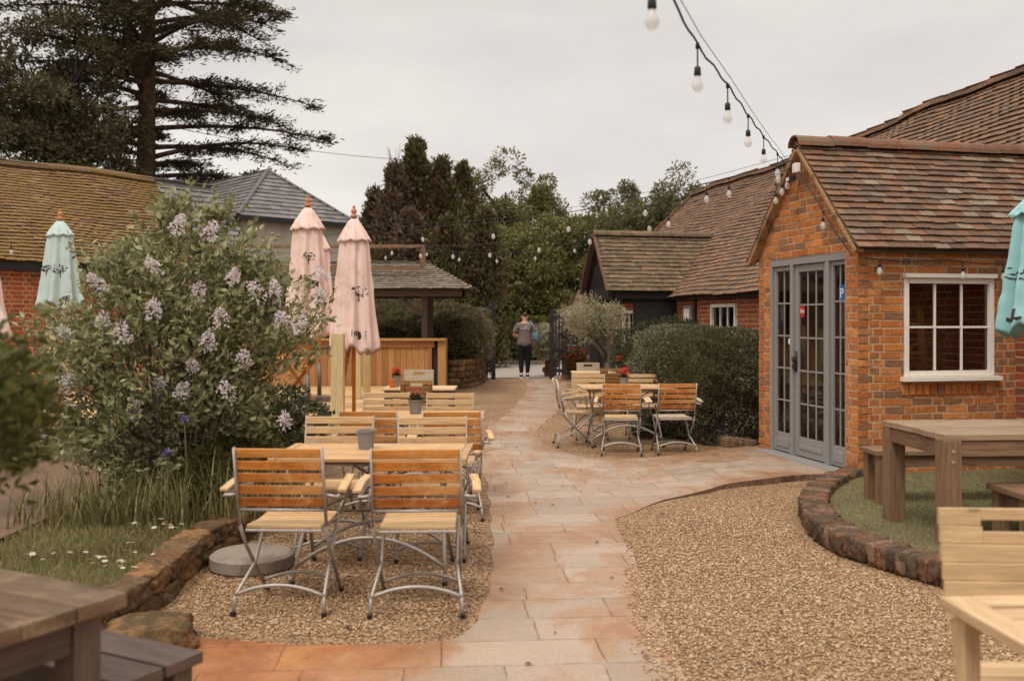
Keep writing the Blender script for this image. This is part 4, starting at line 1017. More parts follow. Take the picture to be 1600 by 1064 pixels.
def tree_print(sp, cn, ang, f0, H, s=.16):
    """little printed tree emblem: trunk and leaf dots mapped on the canopy"""
    m = MB()
    for k in range(34):
        a = rnd.uniform(0, 6.28); rr = rnd.random()**.5*s*.5; x = rr*math.cos(a); y = s*.45+rr*math.sin(a)*.9
        d = rnd.uniform(.008, .015); P4 = [(x-d, y), (x, y-d*.6), (x+d, y), (x, y+d*.6)]
        m.add([sp(ang+px_/.2, f0-py_/H, .007) for px_, py_ in P4], [[0, 1, 2, 3]])
    for (xa, ya, xb, yb) in ((0, -.05, 0, s*.4), (0, s*.1, -s*.25, s*.45), (0, s*.12, s*.25, s*.5)):
        P4 = [(xa-.006, ya), (xa+.006, ya), (xb+.005, yb), (xb-.005, yb)]; m.add([sp(ang+px_/.2, f0-py_/H, .007) for px_, py_ in P4], [[0, 1, 2, 3]])
    m.build('printed_tree', M['print'], cn)
def cbase(o, w_=.55, tube=.55, rnd_=False):
    m = MB()
    if rnd_: m.lathe([(.001, 0), (.24, 0), (.25, .02), (.25, .075), (.235, .09), (.001, .09)], 32)
    else: m.box((0, 0, .04), (w_, w_, .08))
    m.build('base_slab', M['concrete'], o, bevel=.012 if not rnd_ else 0)
    m = MB(); m.tube([(0, 0, .08), (0, 0, tube)], .036, 12); m.build('sleeve', M['dsteel'], o, smooth=True)
fr_ = -math.pi/2
o, cn, sp = parasol(at(553, 13.4), 3.0, 1.10, .155, .29, M['pink'], M['pole'], 'closed pink parasol with charcoal lettering, nearest of the pair over the deck', .3, [('FE', .15, fr_+.35, .88, .006), ('R', .13, fr_-1.0, .87, .006)], .2)
tree_print(sp, cn, fr_+.45, .60, 1.9, .2)
m = MB(); m.beam((-.22, -.1, .0), (-.05, -.05, 1.0), .06, .05); m.build('strut', M['wood_orange'], o)
o, cn, sp = parasol(at(481, 13.97), 3.22, 1.3, .17, .30, M['pink'], M['pole'], 'closed pink parasol standing in a concrete slab, half hidden by the lilac', 1.4, [('SER', .15, fr_+.25, .6, .006)], .2)
tree_print(sp, cn, fr_+.2, .42, 1.9, .16); cbase(o)
o, cn, sp = parasol(at(499, 15.9), 3.02, 1.35, .13, .24, M['pink'], M['pole'], 'closed pink parasol farthest back, mostly behind the other pink ones', 2.4, [], .2)
cbase(o, .5, .62)
o, cn, sp = parasol(at(94, 14.5), 3.08, 1.72, .14, .30, M['teal2'], M['pole'], 'closed pale teal parasol in front of the mossy roof on the left', .9, [('FE', .11, fr_+.6, .9, .004)], .17)
tree_print(sp, cn, fr_+.35, .62, 1.35, .18); tree_print(sp, cn, fr_-.6, .6, 1.35, .14)
cbase(o)
o, cn, sp = parasol((-2.92, 4.95), 2.75, 1.40, .12, .27, M['pink'], M['pole'], 'closed pink parasol cut off by the left edge of the photo', 1.0, [], .0)
o, cn, sp = parasol((4.36, 7.9), 2.66, 1.44, .17, .30, M['teal'], M['pole'], 'closed bright teal parasol at the right edge beside the picnic table', 2.1, [('L', .17, fr_-1.02, .9, .007), ('-', .14, fr_-1.45, .89, .007)], .07)
tree_print(sp, cn, fr_-1.15, .66, 1.25, .2)
cbase(o, .5)
o = thing('parasol_base', 'round grey concrete parasol base on the gravel behind the front left chair', 'parasol base', (-1.62, 5.98, 0))
m = MB(); m.lathe([(.001, 0), (.24, 0), (.255, .02), (.255, .085), (.235, .1), (.001, .1)], 40); m.build('base_slab', M['concrete'], o, smooth=False)

# ------------------------------------------------------------------ bistro chairs and tables
G1 = 'slatted folding garden chairs'
def make_chair(label, backmat, seatmat):
    t = thing('folding_armchair', label, 'chair', group=G1)
    # backrest slats (chair faces +y)
    m = MB(); top = (.225, -.30, .875); bot = (.225, -.205, .46)
    def st(z): f = (z-.46)/(.875-.46); return -.205-.095*f
    for k in range(5):
        z = .85-k*.066; m.boxes([(0, st(z)+.012, z)], [[(.232, 0, 0), (0, -.012*.22, .0245), (0, .008, 0)]])
    o = m.build('backrest', backmat, t, bevel=.004)
    m = MB()
    for k in range(7): m.box((0, -.17+k*.057, .445+.004*math.cos(k)), (.40, .049, .018))
    m.build('seat', seatmat, t, bevel=.004)
    for sx in (-1, 1):
        m = MB(); x = sx*.232
        m.beam((x, st(.875), .88), (x, -.205, .46), .028, .010, (sx, 0, 0))
        m.tube([(x, -.205, .46), (sx*.225, -.12, .33), (sx*.215, .2, .012)], .010, 8)
        m.build('back_leg_frame', M['steel'], t, smooth=True)
        m = MB(); m.tube([(sx*.205, .17, .43), (sx*.205, -.03, .22), (sx*.235, -.27, .10), (sx*.24, -.285, .012)], .010, 8); m.build('front_leg_frame', M['steel'], t, smooth=True)
        for fx, fy in ((.24, -.287), (.215, .205)):
            m = MB(); m.box((sx*fx, fy, .012), (.024, .03, .024)); m.build('foot_cap', M['rubber'], t)
        m = MB()
        m.tube([(sx*.232, st(.62), .63), (sx*.30, st(.62)-.01, .62), (sx*.295, .0, .635), (sx*.28, .14, .62), (sx*.22, .17, .45)], .009, 8)
        m.build('arm_bracket', M['steel'], t, smooth=True)
        m = MB()
        P = [(sx*.315, -.215, .645), (sx*.31, -.06, .668), (sx*.292, .1, .678)]
        m.beam(P[0], P[1], .048, .020); m.beam(P[1], P[2], .048, .020)
        m.build('armrest', seatmat, t, bevel=.006)
    def arch(y0, z0, h, w_, r=.010, fl=False):
        return [(w_*(-1+2*i/12), y0, z0+h*(1-(-1+2*i/12)**2)) for i in range(13)]
    m = MB(); m.tube(arch(-.268, .105, .055, .237), .0105, 8); m.build('rear_stretcher', M['steel'], t, smooth=True)
    m = MB(); m.tube(arch(.15, .07, .05, .217), .009, 8); m.build('front_stretcher', M['steel'], t, smooth=True)
    m = MB(); m.tube([(-.232, -.228, .545), (.232, -.228, .545)], .008, 8); m.build('back_rail', M['steel'], t, smooth=True)
    m = MB(); m.tube([(-.2, -.2, .43), (.2, -.2, .43), (.205, .19, .43), (-.205, .19, .43), (-.2, -.19, .43)], .0085, 8); m.build('seat_frame', M['steel'], t)
    return t
CH = make_chair('orange slatted armchair at the near left of the nearest table, back to the camera', M['wood_orange'], M['wood_pale'])
CH.location = (-1.20, 5.28, 0); CH.rotation_euler = (0, 0, R(-3))
CP = make_chair('pale slatted armchair on the far side of the nearest table, left of its pair', M['wood_pale'], M['wood_pale'])
CP.location = (-1.19, 6.35, 0); CP.rotation_euler = (0, 0, R(180))
CW = make_chair('orange backed chair with a greyed seat, right of the pair in front of the hedge', M['wood_orange'], M['wood_ash'])
CW.location = (1.86, 11.15, 0); CW.rotation_euler = (0, 0, R(4)); CW.scale = (.93,)*3
dup(CH, (-.505, 5.25, 0), R(2), 'orange slatted armchair beside the path at the nearest table, back to the camera')
dup(CP, (-.53, 6.3, 0), R(183), 'pale slatted armchair on the far side of the nearest table, right of its pair')
dup(CH, (-1.09, 7.62, 0), R(-2), 'orange backed chair at the second table, left one, behind the grey bucket', scale=.96)
dup(CH, (-.47, 7.60, 0), R(3), 'orange backed chair at the second table, right one beside the path', scale=.96)
dup(CP, (-1.20, 8.95, 0), R(181), 'pale chair at the far side of the second table, left of the flower pot', scale=.96)
dup(CP, (-.60, 8.9, 0), R(178), 'pale chair at the far side of the second table, right of the flower pot', scale=.96)
dup(CH, (1.26, 11.1, 0), R(-5), 'orange armchair left of the pair at the table by the hedge', scale=.93)
dup(CP, (1.02, 12.45, 0), R(182), 'pale chair on the far side of the hedge table, left one by the path', scale=.93)
dup(CP, (1.72, 12.5, 0), R(176), 'pale chair on the far side of the hedge table, right one', scale=.93)
dup(CP, (.80, 11.75, 0), R(-86), 'pale chair at the path end of the hedge table, turned sideways', scale=.93)
G2 = 'slatted folding garden tables'
def make_table(label, L_=1.15, Wd=.68):
    t = thing('folding_table', label, 'table', group=G2)
    m = MB(); n = 9; pw = (Wd-.0)/n
    for k in range(n): m.box((0, -Wd/2+pw*(k+.5), .735), (L_-.10, pw-.004, .02))
    for sx in (-1, 1): m.box((sx*(L_/2-.024), 0, .735), (.046, Wd, .024))
    m.build('tabletop', M['wood_top'], t, bevel=.003)
    for sy in (-1, 1):
        m = MB()
        for sx in (-1, 1):
            x = sx*(L_/2-.16)
            m.tube([(x+sx*.00, -sy*(Wd/2-.1), .715), (x, sy*.0, .38), (x+sx*.03, sy*(Wd/2-.06), .012)], .011, 8)
            m.box((x+sx*.03, sy*(Wd/2-.06), .012), (.026, .03, .024), 1)
        w_ = L_/2-.14
        pts = [(w_*(-1+2*i/16), sy*(Wd/2-.1), .1+.17*(1-(-1+2*i/16)**2)) for i in range(17)]
        m.tube(pts, .0115, 8)
        m.build('leg_frame', [M['steel'], M['rubber']], t, smooth=True)
    m = MB(); m.beam((-L_/2+.06, -Wd/2+.06, .712), (L_/2-.06, -Wd/2+.06, .712), .02, .025); m.beam((-L_/2+.06, Wd/2-.06, .712), (L_/2-.06, Wd/2-.06, .712), .02, .025)
    m.tube([(-L_/2+.17, .05, .36), (L_/2-.3, -Wd/2+.12, .68)], .007, 6); m.tube([(L_/2-.17, -.05, .36), (-L_/2+.3, Wd/2-.12, .68)], .007, 6)
    m.tube([(-L_/2+.16, 0, .38), (L_/2-.16, 0, .38)], .008, 6)
    m.build('under_frame', M['dsteel'], t)
    return t
TB = make_table('nearest slatted wooden folding table with a grey bucket on it, beside the path'); TB.location = (-.83, 5.86, 0); TB.rotation_euler = (0, 0, R(-1))
dup(TB, (-.80, 8.22, 0), R(1), 'second slatted folding table with a flower pot on it', scale=.98)
dup(TB, (1.38, 11.8, 0), R(3), 'slatted folding table with red flowers by the grey-green hedge', scale=.97)

# pots
def pot(loc, r, h, mat, lab, cat='pot', flower=None, leafm='leaf_yew', group=None, nm='flower_pot', petals=26):
    o = thing(nm, lab, cat, loc, 0, group)
    m = MB(); m.lathe([(.001, 0), (r*.78, 0), (r*.98, h*.88), (r*1.06, h*.9), (r*1.06, h), (r*.94, h), (r*.9, h*.8), (.001, h*.8)], 24); m.build('pot', mat, o, smooth=False)
    if flower:
        n = 60; a = rng.uniform(0, 6.28, n); el = rng.uniform(.2, 1.4, n)
        D = np.stack([np.cos(a)*np.cos(el), np.sin(a)*np.cos(el), np.sin(el)], 1); P = np.array([0, 0, h*.85])+D*rng.uniform(0, r*.8, (n, 1))
        m = MB(); m.leaves(P, D, rng.uniform(.03, .06, n), .6); m.build('foliage', M[leafm], o)
        m = MB(); n = petals*4
        for q_ in range(4):
            c = np.array([rnd.uniform(-r*.5, r*.5), rnd.uniform(-r*.5, r*.5), h+rnd.uniform(.03, .1)])
            D = rng.normal(size=(petals, 3)); m.leaves(c+D*.012, D, rng.uniform(.018, .032, petals), .8)
        m.build('blossoms', M[flower], o)
    return o
pot(at(572, 5.95, .746), .058, .115, M['zinc'], 'small grey zinc bucket on the nearest table', 'bucket', nm='zinc_bucket')
pot(at(649, 8.3, .735), .06, .115, M['zinc'], 'grey pot with a fading orange flower on the second table', flower='red_petal', petals=5)
pot(at(975, 11.8, .73), .055, .10, M['zinc'], 'grey pot of red flowers on the table by the hedge', flower='red_petal')
pot(at(613, 12.25, .672), .045, .1, M['terracotta'], 'small terracotta pot on the low table at the end of the row', nm='terracotta_pot')
pot(at(619, 12.42, .672), .05, .14, M['zinc'], 'grey pot of orange-red flowers on the low table behind the terracotta pot', flower='red_petal')
pot(at(967, 15.0, .712), .055, .13, M['zinc'], 'grey pot of red flowers on the far table near the olive tree', flower='red_petal')

# handle-back chairs and their low tables
G3 = 'wooden chairs with a cut out handle in the back'
def hb_chair(label, mat):
    t = thing('handle_back_chair', label, 'chair', group=G3); wd = .44
    m = MB(); ys = lambda z: -.2-(z-.45)*.22
    for k in range(6):
        z = .895-k*.0575
        if k in (0, 1):
            # boards notched by the hand hole, which straddles the joint
            zc = .8665; hh = .019; zt_, zb_ = z+.0275, z-.0275
            for (a, b) in ((-wd/2, -.085), (.085, wd/2)): m.box(((a+b)/2, ys(z), z), (b-a, .018, .055))
            if k == 0: m.box((0, ys(z), (zt_+zc+hh)/2), (.17, .018, zt_-zc-hh))
            else: m.box((0, ys(z), (zb_+zc-hh)/2), (.17, .018, zc-hh-zb_))
        else: m.box((0, ys(z), z), (wd, .018, .055))
    m.build('backrest', mat, t, bevel=.0015)
    m = MB()
    for k in range(6): m.box((0, -.17+k*.07, .44), (wd-.02, .062, .02))
    m.build('seat', mat, t, bevel=.003)
    for sx in (-1, 1):
        m = MB(); m.beam((sx*(wd/2-.04), ys(.88)-.02, .88), (sx*(wd/2-.04), -.13, 0), .04, .025, (1, 0, 0)); m.build('rear_leg', mat, t, bevel=.003)
        m = MB(); m.beam((sx*(wd/2-.04), .19, .43), (sx*(wd/2-.04), .2, 0), .05, .035, (1, 0, 0)); m.build('front_leg', mat, t, bevel=.003)
        m = MB(); m.beam((sx*(wd/2-.04), -.2, .40), (sx*(wd/2-.04), .2, .40), .03, .05); m.build('seat_rail', mat, t)
    return t
HB = hb_chair('pale wooden chair with a handle hole, close to the camera at the lower right', M['wood_bench']); HB.location = (1.62, 2.88, .0); HB.rotation_euler = (0, 0, R(180-3)); HB.scale = (1.0,)*3
HA = hb_chair('silvery wooden chair with a handle hole at the far end of the table row', M['wood_ash']); HA.location = (-1.28, 12.95, 0); HA.rotation_euler = (0, 0, R(180)); HA.scale = (.92,)*3
HK = hb_chair('brown wooden chair with a handle hole, back to the camera at the low table', M['wood_brownback']); HK.location = (-1.145, 11.75, 0); HK.scale = (.88,)*3
dup(HA, (1.28, 15.9, 0), R(180), 'silvery wooden chair with a handle hole at the far table near the olive tree', scale=.88)
dup(HK, (1.50, 14.5, 0), R(0), 'brown wooden chair with a handle hole in front of the olive tree', scale=.88)
def plank_table(label, loc, rz, L_, Wd, H, mat, thick=.03, leg=.06, n=6, along='x', name='wooden_table', apron=True, legmat=None, frame=False, bolts=False, inset=.03, gap=.004):
    t = thing(name, label, 'table', loc, rz); legmat = legmat or mat
    m = MB()
    if frame:
        for sy in (-1, 1): m.box((0, sy*(Wd/2-.045), H-thick/2), (L_-.184, .09, thick))
        for sx in (-1, 1): m.box((sx*(L_/2-.045), 0, H-thick/2), (.09, Wd, thick))
        nn = n; w_ = (Wd-.2)/nn
        for k in range(nn): m.box((0, -Wd/2+.1+w_*(k+.5), H-thick/2-.004), (L_-.186, w_-.008, thick-.006))
    else:
        w_ = Wd/n
        for k in range(n): m.box((rnd.uniform(-.003, .003), -Wd/2+w_*(k+.5), H-thick/2+rnd.uniform(-.0015, .0015)), (L_, w_-gap, thick))
    m.build('tabletop', mat, t, bevel=.004)
    for sx in (-1, 1):
        for sy in (-1, 1):
            m = MB(); m.box((sx*(L_/2-leg/2-inset), sy*(Wd/2-leg/2-inset), (H-thick)/2), (leg, leg, H-thick), 0)
            l = m.build('leg', legmat, t, bevel=.005)
            if bolts:
                for zz in (H-.11, H-.18):
                    c = (sx*(L_/2-leg/2-inset), sy*(Wd/2-inset), zz)
                    m = MB(); m.tube([(c[0], c[1]-.002*sy, c[2]), (c[0], c[1]+.006*sy, c[2])], .012, 10); m.build('bolt', M['steel'], l)
    if apron:
        m = MB(); q = inset+leg
        for sy in (-1, 1): m.box((0, sy*(Wd/2-inset-.03), H-thick-.055), (L_-2*q, .035, .10))
        for sx in (-1, 1): m.box((sx*(L_/2-inset-.03), 0, H-thick-.055), (.035, Wd-2*q, .10))
        m.build('apron', legmat, t, bevel=.003)
    return t
def bench(label, loc, rz, L_, Wd, H, mat, legmat=None, n=2, leg=.09, bolts=False):
    t = thing('wooden_bench', label, 'bench', loc, rz); legmat = legmat or mat
    m = MB(); w_ = Wd/n
    for k in range(n): m.box((0, -Wd/2+w_*(k+.5), H-.02), (L_, w_-.012, .04))
    m.build('seat', mat, t, bevel=.005)
    for sx in (-1, 1):
        for sy in (-1, 1):
            m = MB(); m.box((sx*(L_/2-leg/2-.03), sy*(Wd/2-leg/2-.02), (H-.04)/2), (leg, leg*.9, H-.04)); l = m.build('leg', legmat, t, bevel=.005)
            if bolts:
                for zz in (H-.09, H-.15):
                    m = MB(); m.tube([(sx*(L_/2-leg/2-.03), sy*(Wd/2-.02-.002), zz), (sx*(L_/2-leg/2-.03), sy*(Wd/2-.012), zz)], .011, 10); m.build('bolt', M['steel'], l)
    m = MB()
    for sy in (-1, 1): m.box((0, sy*(Wd/2-.05), H-.09), (L_-2*leg-.06, .03, .09))
    for sx in (-1, 1): m.box((sx*(L_/2-.08), 0, H-.09), (.03, Wd-2*leg-.04, .09))
    m.build('apron', legmat, t)
    return t
plank_table('low pale wooden table with two small pots at the end of the row', (-1.18, 12.35, 0), 0, .92, .6, .67, M['wood_bench'], .025, .05, legmat=M['wood_dark'], name='low_table')
plank_table('pale wooden table with a pot of red flowers near the olive tree', (1.42, 15.2, 0), 0, .95, .6, .71, M['wood_bench'], .025, .05, name='far_table')
ra = R(3.5); ca, sa = math.cos(ra), math.sin(ra)
cxy = lambda dx, dy, cx=2.80, cy=6.22: (cx+dx*ca-dy*sa, cy+dx*sa+dy*ca, 0)
plank_table('heavy weathered timber picnic table with bolted legs on the artificial grass', cxy(.9, .45), ra, 1.8, .9, .80, M['wood_top_grey'], .042, .12, 6, legmat=M['wood_weather'], name='picnic_table', bolts=True, inset=.0)
bench('weathered timber bench between the picnic table and the porch wall', cxy(1.05, 1.55), ra, 1.75, .34, .50, M['wood_weather'])
bench('weathered timber bench with bolts on the near side of the picnic table', cxy(1.24, -.06), ra, 1.75, .44, .46, M['wood_weather'], bolts=True)
# near right framed table
plank_table('pale framed table filling the lower right corner, cut by the photo edge', (1.86, 2.36, 0), R(3.5), 1.2, .9, .75, M['wood_bench'], .032, .05, 7, name='framed_table', frame=True, apron=False)
# near left dark table with bench
la = math.atan2(.46, -.89)
ax_ = np.array([math.cos(la), math.sin(la)]); bx_ = np.array([-ax_[1], ax_[0]])    # local x, y
T0 = np.array([-1.12, 2.8]); ctr = T0+ax_*.8+bx_*.425
plank_table('dark weathered table corner in the lower left foreground', (ctr[0], ctr[1], 0), la, 1.6, .85, .755, M['wood_wet'], .045, .09, 5, legmat=M['wood_dark'], name='picnic_table', inset=.05)
B0 = np.array([-1.02, 3.19]); ctr = B0+ax_*.7+bx_*.17
bench('dark grey weathered bench beside the table in the lower left corner', (ctr[0], ctr[1], 0), la, 1.4, .34, .45, M['wood_dark'], n=2)

# wooden cross-legged tables on deck and at the patio
def xtable(label, loc, rz, s=1.0, mat=None):
    t = thing('cross_leg_table', label, 'table', loc, rz, scale=s); mat = mat or M['wood_weather']
    m = MB()
    for k in range(5): m.box((0, -.32+k*.16, .72), (1.1, .15, .025))
    m.build('tabletop', mat, t, bevel=.003)
    for sx in (-1, 1):
        m = MB(); m.beam((sx*.45, -.33, 0), (sx*.45, .33, .7), .05, .035, (1, 0, 0)); m.beam((sx*.4, .33, 0), (sx*.4, -.33, .7), .05, .035, (1, 0, 0)); m.build('cross_leg', mat, t, bevel=.003)
    return t
xtable('cross legged wooden table on the deck behind the lilac', at(440, 15.0, .2), R(65), 1.0, M['wood_cedar'])
xtable('cross legged wooden table on the patio at the far left', at(28, 11.2, .17), R(12), 1.0, M['wood_orange'])
dup(CH, at(45, 10.2, .17), R(40), 'orange slatted chair on the left patio, partly hidden by leaves', scale=1.0)
dup(CP, at(95, 11.9, .17), R(200), 'pale slatted chair on the left patio between the post and the lilac', scale=1.0)
wh = thing('cart_wheel', 'black iron-tyred wheel leaning against the brick wall on the left', 'wheel', LG(-.95, -.18, .45), math.atan2(mm[1], mm[0]))
m = MB(); V = []
pts = [(.40*math.cos(a), 0, .4+.4*math.sin(a)) for a in np.linspace(0, 2*math.pi, 33)]; m.tube(pts, .035, 8, cap=False); m.build('rim', M['black'], wh, smooth=True)
m = MB()
for k in range(8):
    a = math.pi*k/4; m.tube([(.05*math.cos(a), 0, .4+.05*math.sin(a)), (.39*math.cos(a), 0, .4+.39*math.sin(a))], .013, 6)
m.tube([(0, -.05, .4), (0, .05, .4)], .06, 12); m.build('spokes', M['black'], wh)

# ------------------------------------------------------------------ string lights
def cable_pts(a, b, sag, n=24):
    a = np.array(a, float); b = np.array(b, float)
    return [a+(b-a)*i/n+np.array([0, 0, -sag*4*(i/n)*(1-i/n)]) for i in range(n+1)]
bulb_me = None
def bulb(parent, p, drop=.08, s=1.0, tilt=0):
    m = MB(); tx = math.sin(tilt)
    x, y, z = p
    m.tube([(x, y, z), (x+tx*drop*.5, y, z-drop*.5), (x+tx*drop, y, z-drop)], .004, 5); m.tube([(x, y, z+.005), (x, y, z-.02)], .010, 6)
    q = (x+tx*drop, y, z-drop)
    m.lathe([(.001, .0), (.012*s, -.003), (.018*s, -.012*s), (.020*s, -.05*s), (.017*s, -.055*s)], 10, q)
    so_ = m.build('socket', M['black'], parent, smooth=True)
    m = MB(); m.lathe([(.014*s, -.05*s), (.018*s, -.065*s), (.030*s, -.095*s), (.032*s, -.11*s), (.026*s, -.13*s), (.012*s, -.143*s), (.0005, -.146*s)], 12, q)
    m.build('bulb', M['bulb'], so_, smooth=True)
APX = PV(-.12, 1.05, 3.22)
def string(label, P, bulbs, r=.0055, s=1.0, second=None):
    o = thing('string_light', label, 'string light')
    m = MB(); m.tube(P, r, 6, cap=False)
    if second: m.tube(second, r*.4, 4, cap=False)
    m.build('cable', M['black'], o, smooth=True)
    for b in bulbs:
        if len(b) == 4: bulb(o, b[:3], b[3], s)
        else: bulb(o, b, .07, s)
    return o
Yk = [1.2, 2.2, 3.5, 4.5, 5.55, 6.6, 7.7, 9.05, 10.05]; ypx = {3.5: -48, 4.5: 70, 5.55: 133, 6.6: 180, 7.7: 213, 9.05: 240, 10.05: 257}
def p1(Y):
    X = 2.88-.359*(10.1-Y); zz = {1.2: 2.45, 2.2: 2.58}.get(Y) or CAMH+(498-ypx[Y])/1500*Y
    return np.array([X, Y, zz])
P = spline([p1(y) for y in Yk], 8); P = [p+np.array([0, 0, .018*math.sin(i*1.4)*.5]) for i, p in enumerate(P)]
sec = [p1(1.2)+np.array([0, 0, .08])]+[p1(y)+np.array([.02, 0, .035]) for y in Yk[1:]]
string('string of clear bulbs running overhead from the porch apex toward the camera', P, [(*p1(y), .10) for y in Yk[1:8]], .0055, .86, sec)
def bulb_at(P, px, drop, P2=None):
    best = min(P, key=lambda p: abs(800+1500*p[0]/p[1]-px)); return (*best, drop)
S1 = cable_pts(APX, (-2.95, 19.0, 3.42), .28, 60); S1b = cable_pts((-2.95, 19.0, 3.42), (-5.0, 24.5, 3.7), .1, 10)
string('upper string of bulbs crossing from the porch to the slate roofed house', S1+S1b[1:], [bulb_at(S1, x, d) for x, d in ((1212, .06), (1143, .09), (1109, .09), (1012, .10), (886, .14), (771, .12), (660, .13))], .006, .95, [p+np.array([0, 0, .06]) for p in S1[::6]])
S2 = cable_pts(AX(s0-.1, t0+.3, 2.9), (-2.6, 19.6, 3.12), .10, 50)
S2 = cable_pts(PV(-.15, 1.2, 3.1), (-2.85, 19.75, 3.15), .36, 60)
string('middle string of bulbs crossing from the porch to the bar roof', S2, [bulb_at(S2, x, .1) for x in (1216, 1050, 1009, 925, 847, 764, 709, 655, 610)], .0055, .9)
S3 = cable_pts(AX(s0+.02, t0+ah/2, za-.05), (-1.82, 19.55, 3.03), .22, 40)
string('lowest string of bulbs from the black porch to the bar sign frame', S3, [bulb_at(S3, x, .07) for x in (899, 838, 778, 719, 668)], .005, .85)
S4 = cable_pts((-1.82, 19.5, 3.0), (-6.8, 19.5, 3.0), .12, 20)
string('short string of bulbs hung along the bar sign frame', S4, [(*S4[i], .07) for i in (3, 6, 10, 14)], .005, .85)
# gable string down the verge and under the eaves
gpth = [PV(-.10, 1.0, 3.16), PV(-.11, .85, 3.02), PV(-.11, .55, 2.74), PV(-.11, .2, 2.38), PV(-.11, -.08, 2.15)]
string('bulb string running down the right verge of the porch gable', gpth, [(*PV(-.12, .42, 2.62), .06), (*PV(-.13, 1.12, 3.10), .05), (*PV(-.14, 1.35, 3.02), .1)], .007, .85)
epth = [PV(.0, -.12, 2.12), PV(.4, -.12, 2.09), PV(.9, -.12, 2.11), PV(1.3, -.12, 2.08), PV(1.7, -.12, 2.1)]
string('bulb string under the tiled eaves above the white window', epth, [(*PV(.15, -.125, 2.10), .02), (*PV(1.05, -.125, 2.10), .05), (*PV(1.5, -.125, 2.09), .05)], .006, .8)
S6 = cable_pts(LG(-3, -.35, 2.9), LG(2.5, -.35, 3.0), .15, 20)
string('bulb string along the mossy roof behind the teal parasol', S6, [(*S6[i], .07) for i in (5, 8, 11, 14)], .005, .9)
ow = MB(); ow.tube(cable_pts((-2.2, 40, 8.1), (-14, 27, 8.0), .5, 10), .01, 4); tag(ow.build('overhead_wire', M['black']), 'thin overhead wire sloping across the sky behind the slate roof', 'wire')
fl = thing('security_floodlight', 'small floodlight with bracket at the apex of the porch gable', 'floodlight', PV(-.13, 1.0, 3.02))
m = MB(); m.box((-.02, 0, .0), (.07, .12, .05)); m.tube([(0, -.05, .01), (.0, -.12, .02), (.02, -.16, -.05), (.03, -.1, -.09)], .006, 6); m.build('lamp_head', M['black'], fl)
m = MB(); m.box((-.058, 0, -.005), (.006, .09, .035)); m.build('lens', M['whitepaint'], fl)
m = MB(); m.box((.03, -.02, .11), (.06, .10, .10)); m.build('junction_box', M['whitepaint'], fl, bevel=.006)

# ------------------------------------------------------------------ foliage helpers
def unit(n):
    D = rng.normal(size=(n, 3)); return D/np.linalg.norm(D, axis=1, keepdims=True)
def clump_leaves(mb, centers, radii, per, size, ratio=.5, up=.25, squash=.8, shell=.55, fold=.2):
    C = np.repeat(np.array(centers, float), per, 0); Rr = np.repeat(np.array(radii, float), per)[:, None]
    D = unit(len(C)); rad = shell+(1-shell)*rng.random((len(C), 1)); P = C+D*Rr*rad*np.array([1, 1, squash])
    LD = D+unit(len(C))*.8+np.array([0, 0, up]); mb.leaves(P, LD, rng.uniform(size[0], size[1], len(C)), ratio, fold)
def tree(name, label, cat, loc, trunk_h, crown_c, crown_r, nclump, per, leaf, mat, bark, tr=.2, clr=(.35, .7), group=None, lean=(0, 0), profile=None, squash=.8, shell=.5, up=.2, branches=14, ratio=.5, bias=.5):
    o = thing(name, label, cat, loc, 0, group)
    cc = np.array(crown_c, float); cr_ = np.array(crown_r, float)
    pts = []
    while len(pts) < nclump:
        d = np.array([rnd.gauss(0, 1) for _ in range(3)]); d /= np.linalg.norm(d); r = rnd.random()**bias
        p = d*r
        if profile and not profile(p): continue
        pts.append(cc+p*cr_)
    m = MB(); clump_leaves(m, pts, [rnd.uniform(*clr) for _ in pts], per, leaf, ratio, up, squash, shell)
    m.build('crown', mat, o)
    m = MB(); top = cc+np.array([0, 0, cr_[2]*.5]); base = np.array([0, 0, 0.])
    tp = [base, base*.5+np.array([lean[0]*.3, lean[1]*.3, trunk_h*.5]), np.array([lean[0], lean[1], trunk_h]), (np.array([lean[0], lean[1], trunk_h])+top)/2, top]
    m.tube(spline(tp, 4), list(np.linspace(tr, tr*.15, 17)), 9)
    for k in range(branches):
        q = pts[rnd.randrange(len(pts))]; f = rnd.uniform(.3, .8); s_ = np.array([lean[0], lean[1], trunk_h])*(1-f)+top*f if f > .4 else np.array([lean[0], lean[1], trunk_h])
        if q[2] < s_[2]: s_ = np.array([lean[0], lean[1], min(trunk_h, max(.1, q[2]*.6))])
        md = (s_+q)/2+np.array([rnd.uniform(-.2, .2), rnd.uniform(-.2, .2), .1])*cr_[0]*.3
        m.tube([s_, md, q], [tr*.4, tr*.22, tr*.07], 5)
    m.build('trunk', bark, o, smooth=True)
    return o

